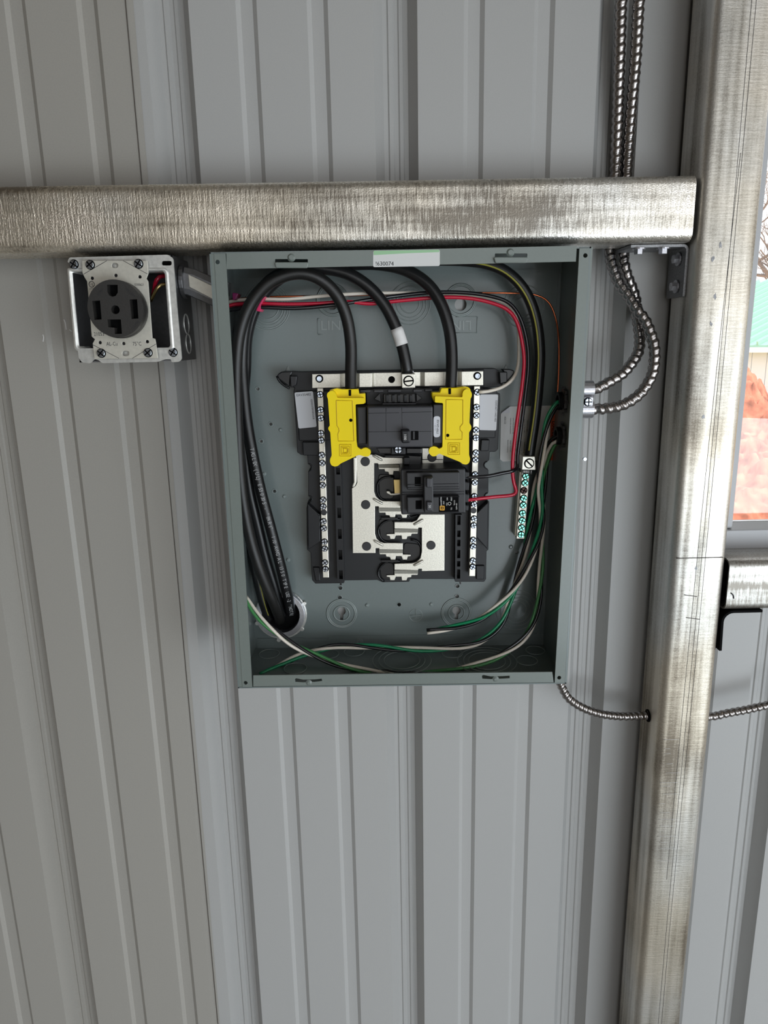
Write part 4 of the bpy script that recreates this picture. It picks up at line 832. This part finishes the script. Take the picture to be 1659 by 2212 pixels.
# ================================================================== JUNCTION BOX AND RECEPTACLE
JY = -.0700; YKB = -.0055
ZO = lambda L: [(100 + .2411 * a, 520 + .2411 * b) for a, b in L]
jb = thing('junction_box', P(275, 775, JY), 'galvanised square steel junction box under the tube left of the panel', 'junction box')
jo = [(150, 556), (372, 551), (393, 779), (172, 783)]
jw = [P(x, y, JY + .004) for x, y in jo]
bk = [Vector((p.x, YKB, p.z)) for p in jw]
for i in range(4):
    j = (i + 1) % 4; a, b, c, d = jw[i], jw[j], bk[j], bk[i]; cen = sum(jw, Vector()) / 4; off = ((cen - (a + b) / 2)); off.y = 0; off = off.normalized() * .0016
    V = [a, b, c, d] + [q + off for q in (a, b, c, d)]
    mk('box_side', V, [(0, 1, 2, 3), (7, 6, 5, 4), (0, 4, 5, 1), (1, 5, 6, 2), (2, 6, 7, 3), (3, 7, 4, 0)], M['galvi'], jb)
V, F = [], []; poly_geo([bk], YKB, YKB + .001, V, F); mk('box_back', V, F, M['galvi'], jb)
ko = [(p0, r) for p0, r in (((404, 700), .010), ((408, 742), .010))]
for (px, py), r in ko:
    c = PX(px, py, jw[1].x + .003 + (jw[2].x - jw[1].x) * .6 - .002); c.x = jw[1].x + (jw[2].x - jw[1].x) * ((jw[1].z - c.z) / (jw[1].z - jw[2].z)) + .0004
    V, F = [], []; sweep([Vector((c.x, c.y + r * math.cos(t), c.z + r * math.sin(t))) for t in [2 * math.pi * i / 24 for i in range(25)]], .0007, V, F, 6, cap=False); mk('knockout', V, F, M['galvb'], jb, smooth=True)
plate = qr(ZO([(188, 195), (205, 150), (1090, 125), (1138, 160), (1170, 560), (1215, 1060), (1190, 1085), (1120, 1088), (1118, 1062), (1070, 1060), (1000, 1085), (500, 1097), (470, 1070), (430, 1060), (395, 1100), (320, 1090), (290, 1050), (270, 890), (215, 360), (195, 350), (192, 255), (235, 250), (235, 200)]), 4)
inner = qr(ZO([(208, 268), (1035, 262), (1062, 290), (1112, 940), (1095, 958), (290, 965), (268, 940), (210, 300)]), 8)
prism('mounting_plate', plate, JY, JY + .002, M['galvb'], jb, holes=[inner, rr(349.5, 563.5, 371, 573.5, 4)])
# chamfered raised ring of the device cover
oc = qr(ZO([(300, 180), (930, 165), (1095, 300), (1170, 940), (1010, 1062), (420, 1070), (285, 960), (215, 270)]), 10); 
io = [P(x, y, JY - .003) for x, y in inner]; n = len(io); cen = sum(io, Vector()) / n
V = [tuple(p) for p in io] + [tuple((p.x + (p.x - cen.x) * .07, JY + .0002, p.z + (p.z - cen.z) * .07)) for p in io]
F = [(i, (i + 1) % n, n + (i + 1) % n, n + i) for i in range(n)]
V += [(p.x, YKB - .035, p.z) for p in io]; F += [(i, 2 * n + i, 2 * n + (i + 1) % n, (i + 1) % n) for i in range(n)]
mk('raised_collar', V, F, M['galvb'], jb, smooth=True)
for a, b in ((160, 571), (374, 761)): inst('screw', SCRB, P(a, b, JY), jb, (0, .6, 0))
tag(tube('wire', [(330, 640, -.030), (338, 605, -.040), (352, 596, -.036), (372, 600, -.030), (400, 612, -.030)], .0022, M['red'], sides=8), 'red wire inside the junction box behind the receptacle', 'wire')
tag(tube('wire', [(326, 650, -.036), (340, 622, -.044), (356, 614, -.040), (380, 620, -.034)], .0018, M['brass'], sides=8), 'bare yellowish wire inside the junction box behind the receptacle', 'wire')
rc = thing('power_receptacle', P(255, 775, JY), 'black round four-slot power receptacle on a silver strap', 'receptacle')
RY = -.0755
yk = prism('yoke', [(177, 563), (318, 563), (320.6, 590), (316, 602), (320, 608), (329, 730), (335, 732), (337, 742), (341, 774), (204, 775.5), (200, 742), (205, 733), (198, 727), (188, 608), (183, 600), (178, 590)], RY, RY + .0018, M['yoke'], rc, bevel=.0005,
           holes=[rr(241, 568, 255, 579, 5), rr(264, 758, 279, 769, 5), (199, 601, 3.6), (250, 595, 3.6), (302, 598, 3.6), (216, 740, 3.6), (267, 742, 3.6), (318, 738, 3.6)])
for a in ([(231, 563), (181, 592)], [(266, 563), (319, 592)], [(201, 745), (257, 774)], [(286, 774), (337, 743)]): tube('stamped_line', [(x, y, RY) for x, y in a], .00025, M['ink'], yk, 4)
for x, y in ((195, 572), (299.6, 570), (219, 763), (320, 762)): inst('screw', SCRB, P(x, y, RY), rc, (0, random.uniform(0, 3), 0))
text('AL-Cu', 242, 743, RY - .0002, 8, 0, M['ink'], yk, sx=.8); text("75°C", 296, 743, RY - .0002, 8, 0, M['ink'], yk, sx=.8); text('21053', 214, 722, RY - .0002, 8, 0, M['ink'], yk, sx=.8); text('E300621', 301, 615, RY - .0002, 5, 1, M['ink'], yk, sx=.8)
rings('certification_mark', 198, 614, (6,), RY - .0001, M['ink'], yk, .0003, 20); text('UL', 198, 614, RY - .0002, 5.5, 20, M['ink'], yk); text('LISTED', 199, 624, RY - .0002, 3, 0, M['ink'], yk)
RF = -.0960
disc('receptacle_body', 253.5, 668.5, 61, RY - .010, RY - .0002, M['bake'], rc, n=48, bevel=.0015)
Vs, Fs = [], []
lp = [circ(249.5, 666.5, 60.5, RF, 48), [P(x, y, RF) for x, y in [(231, 615), (254, 615), (254.5, 632), (250, 639), (243, 641), (236, 638), (232, 631)]], [P(x, y, RF) for x, y in [(199, 650), (216, 649), (219.5, 690), (204, 691)]], [P(x, y, RF) for x, y in [(280, 647), (296, 646), (299, 688), (284, 689)]],
      [P(x, y, RF) for x, y in [(232, 690), (261, 690), (263.5, 721), (248, 721.5), (247, 708), (234, 707)]], circ(249.3, 669, 9.3, RF, 20)]
poly_geo(lp, RF, RF + .009, Vs, Fs); face = mk('receptacle_face', Vs, Fs, M['bake'], rc)
disc('receptacle_core', 252, 668, 59.5, RF + .0085, RY - .0100, M['hole'], rc, n=48)
for s, x, y, a in (('NEMA', 217, 631, -45), ('125/250V', 281, 632, 45), ('14-30R', 293, 702, -50)): text(s, x, y, RF - .0002, 5, a, M['brkr'], face)
# offset nipple from the junction box to the panel
nip = thing('offset_nipple', P(430, 640, -.04), 'grey die-cast offset nipple joining the junction box to the panel', 'conduit fitting')
def oriented(name, pts, r, m, parent, hh): # flattened body swept along pts
    path = [P(*q) for q in pts]; V, F = [], []; T, N = frames(path)
    for i, p in enumerate(path):
        b = T[i].cross(N[i])
        for u, v in ((-1, -.55), (-.8, -1), (.8, -1), (1, -.55), (1, .55), (.8, 1), (-.8, 1), (-1, .55)): V.append(tuple(p + N[i] * u * r * .8 + b * v * hh))
    for i in range(len(path) - 1):
        for k in range(8): F.append((i * 8 + k, i * 8 + (k + 1) % 8, i * 8 + 8 + (k + 1) % 8, i * 8 + 8 + k))
    F += [tuple(range(8)), tuple(range(len(V) - 1, len(V) - 9, -1))]
    return mk(name, V, F, m, parent, bevel=.0008)
oriented('nipple_body', [(398, 607, -.038), (418, 611, -.038), (470, 634, -.038), (492, 640, -.038)], .013, M['galvi'], nip, .0135)
prism('nipple_pad', [(406, 592), (463, 619), (462, 648), (409, 620)], -.0500, -.048, M['yoke'], nip, bevel=.0006)
cn = P(399, 608, -.038); xs = jw[1].x + (jw[2].x - jw[1].x) * ((jw[1].z - cn.z) / (jw[1].z - jw[2].z)); xring('nipple_collar', Vector((xs + .0005, -.038, cn.z)), .010, .017, 0, .004, M['galvi'], nip)
# scuffs of bare white on the sheet
for pts in ([(92, 722), (94, 728), (93, 738)], [(138, 690), (141, 697), (143, 712)], [(150, 712), (155, 716)]):
    tube('scuff', [(x, y, -.0016) for x, y in pts], .0006, M['tape'], wall, 5)
for o in list(COL.objects):
    if o.parent or 'category' not in o: continue
    b = o.name.split('.')[0]; lb = o.get('label', '')
    g = {'power_cable': 'thick black supply cables', 'flexible_conduit': 'flexible steel conduits', 'lug_cover': 'yellow lug covers', 'wire_bushing': 'bushings on the right panel wall', 'corner_bracket': 'steel angle brackets', 'horizontal_girt': 'horizontal steel tubes'}.get(b)
    if b == 'wire': g = 'twisted green, white and black wires' if 'group' in lb or 'loop' in lb else 'single wires in the panel'
    if g: o['group'] = g
# ================================================================== OUTDOORS
g_ = box('ground', -60, 90, .4, 120, -.2, -.03, M['dirt2']); tag(g_, 'pale bare ground outside the building', None, None, 'structure')
g2 = box('ground', -60, 90, -60, -4.61, -.2, -.03, M['conc']); tag(g2, 'unseen grey ground in front of the open building, neutral for its bounce', None, None, 'structure')  # neutral grey chosen so the unseen ground's bounce is not warm
def mound():
    nx, ny = 230, 230; V, F = [], []
    for j in range(ny):
        for i in range(nx):
            x = 1.6 + 5.2 * i / (nx - 1); y = 2.6 + 6.0 * j / (ny - 1)
            p = Vector((x, y, 0))
            h = 1.32 * math.exp(-(max(0, abs(x - 3.35) - .35) / .62) ** 2 - ((y - 7.0) / .85) ** 2) + .62 * math.exp(-((x - 4.6) / 1.5) ** 2 - ((y - 6.0) / .8) ** 2) + .42 * math.exp(-((x - 3.2) / 2.0) ** 2 - ((y - 5.0) / .7) ** 2)
            e = min(1, h * 3)
            h += e * (.16 * noise.fractal(p * 2.2, 1, 2, 4) + .07 * abs(noise.noise(p * 9)) + .03 * noise.noise(p * 22)) - .04
            h += e * (.05 * abs(noise.noise(p * 14 + Vector((5, 1, 2)))) + .03 * noise.noise(p * 30))
            V.append((x, y, max(h, -.06)))
    F = [(j * nx + i, j * nx + i + 1, (j + 1) * nx + i + 1, (j + 1) * nx + i) for j in range(ny - 1) for i in range(nx - 1)]
    return mk('dirt_mound', V, F, M['dirt'], None, smooth=True)
tag(mound(), 'heaped red dirt outside the window', 'dirt pile')
# white building with green ribbed roof
def hz(px, py, Yd): return P(px, py, Yd)
e0 = hz(1622, 746, 18.0); u = Vector((.53, -.85, 0)).normalized(); wd_ = Vector((.85, .53, 0)).normalized(); u_ = u
bd = thing('outbuilding', (e0.x, e0.y, 0), 'white building with a green ribbed metal roof beyond the dirt pile', 'building')
a0 = e0 - u * 7; a1 = e0 + u * 14; rise = Vector((wd_.x * 7, wd_.y * 7, 2.05)); gz0 = Vector((0, 0, 1))
def slab(name, q, th, m): V = [tuple(p) for p in q] + [tuple(p - Vector((0, 0, th))) for p in q]; return mk(name, V, [(0, 1, 2, 3), (7, 6, 5, 4), (0, 4, 5, 1), (1, 5, 6, 2), (2, 6, 7, 3), (3, 7, 4, 0)], m, bd)
slab('roof', [a0, a1, a1 + rise, a0 + rise], .05, M['groof'])
nrm = (a1 - a0).cross(rise).normalized(); nrm = nrm if nrm.z > 0 else -nrm
rib = None
for k in range(60):
    b = a0 + u * (21 * (k + .5) / 60)
    if rib is None:
        V = []
        for p in (Vector(), rise):
            V += [p - u * .03 + nrm * .003, p - u * .015 + nrm * .1, p + u * .015 + nrm * .1, p + u * .03 + nrm * .003]
        rb = mk('roof_rib', [v + b for v in V], [(0, 1, 5, 4), (1, 2, 6, 5), (2, 3, 7, 6), (0, 3, 2, 1), (4, 5, 6, 7), (0, 4, 7, 3)], M['groof'], bd); rib = (rb, b)
    else: inst('roof_rib', rib[0].data, ORG[rib[0]] + (b - rib[1]), bd)
slab('fascia', [a0 - Vector((0, 0, .05)) - wd_ * .04, a1 - Vector((0, 0, .05)) - wd_ * .04, a1 - Vector((0, 0, .05)), a0 - Vector((0, 0, .05))], .13, M['wwall'])
w0 = a0 + wd_ * .35; w1 = a1 + wd_ * .35
for k in range(52):
    s0 = w0 + (w1 - w0) * (k / 52); s1 = w0 + (w1 - w0) * ((k + .96) / 52)
    if k == 0:
        q = [s0, s1, s1 + wd_ * .06, s0 + wd_ * .06]; V = [(p.x, p.y, a0.z - .1) for p in q] + [(p.x, p.y, -.03) for p in q]
        wb = mk('siding_panel', V, [(0, 1, 2, 3), (7, 6, 5, 4), (0, 4, 5, 1), (1, 5, 6, 2), (2, 6, 7, 3), (3, 7, 4, 0)], M['wwall'], bd); wref = s0.copy()
    else: inst('siding_panel', wb.data, ORG[wb] + (s0 - wref), bd)
# bare tree
tr = None; V, F = [], []
def limb(p, d, ln, r, lv):
    n = 5; pts = [p]; q = p.copy(); dd = d.copy()
    for i in range(n):
        dd = (dd + Vector((random.uniform(-.22, .22), random.uniform(-.22, .22), random.uniform(-.08, .2)))).normalized(); q = q + dd * ln / n; pts.append(q.copy())
    sweep(pts, lambda i, a: r * (1 - .55 * i / n), V, F, 5)
    if lv > 0:
        for k in range(5 if lv > 2 else 4):
            i = random.randint(1, n); s = Vector((random.uniform(-1, 1), random.uniform(-1, 1), random.uniform(-.1, .9))).normalized()
            limb(pts[i], (dd * .4 + s).normalized(), ln * random.uniform(.5, .75), r * .5, lv - 1)
tb = P(1668, 690, 38); limb(Vector((tb.x + 2.0, tb.y, 0)), Vector((0, 0, 1)), 5.2, .24, 4); limb(Vector((tb.x + 2.0, tb.y, 2.6)), Vector((-.8, 0, .6)), 5.0, .18, 4)
tag(mk('bare_tree', V, F, M['bark'], None), 'leafless tree behind the green-roofed building', 'tree')
V, F = [], []; n = 60
for i in range(n):
    x = -20 + 120 * i / (n - 1); h = 4.6 + 1.0 * noise.noise(Vector((x * .12, 0, 0))) + .35 * noise.noise(Vector((x * 1.3, 3, 0)))
    V += [(x, 60, h * .98), (x, 50, -.1), (x, 90, h)]
F = [(3 * i + 1, 3 * i + 4, 3 * i + 3, 3 * i) for i in range(n - 1)] + [(3 * i, 3 * i + 3, 3 * i + 5, 3 * i + 2) for i in range(n - 1)]
tag(mk('brush_hill', V, F, M['brush'], None, smooth=True), 'tan hillside on the horizon outside the window', None, None, 'structure')
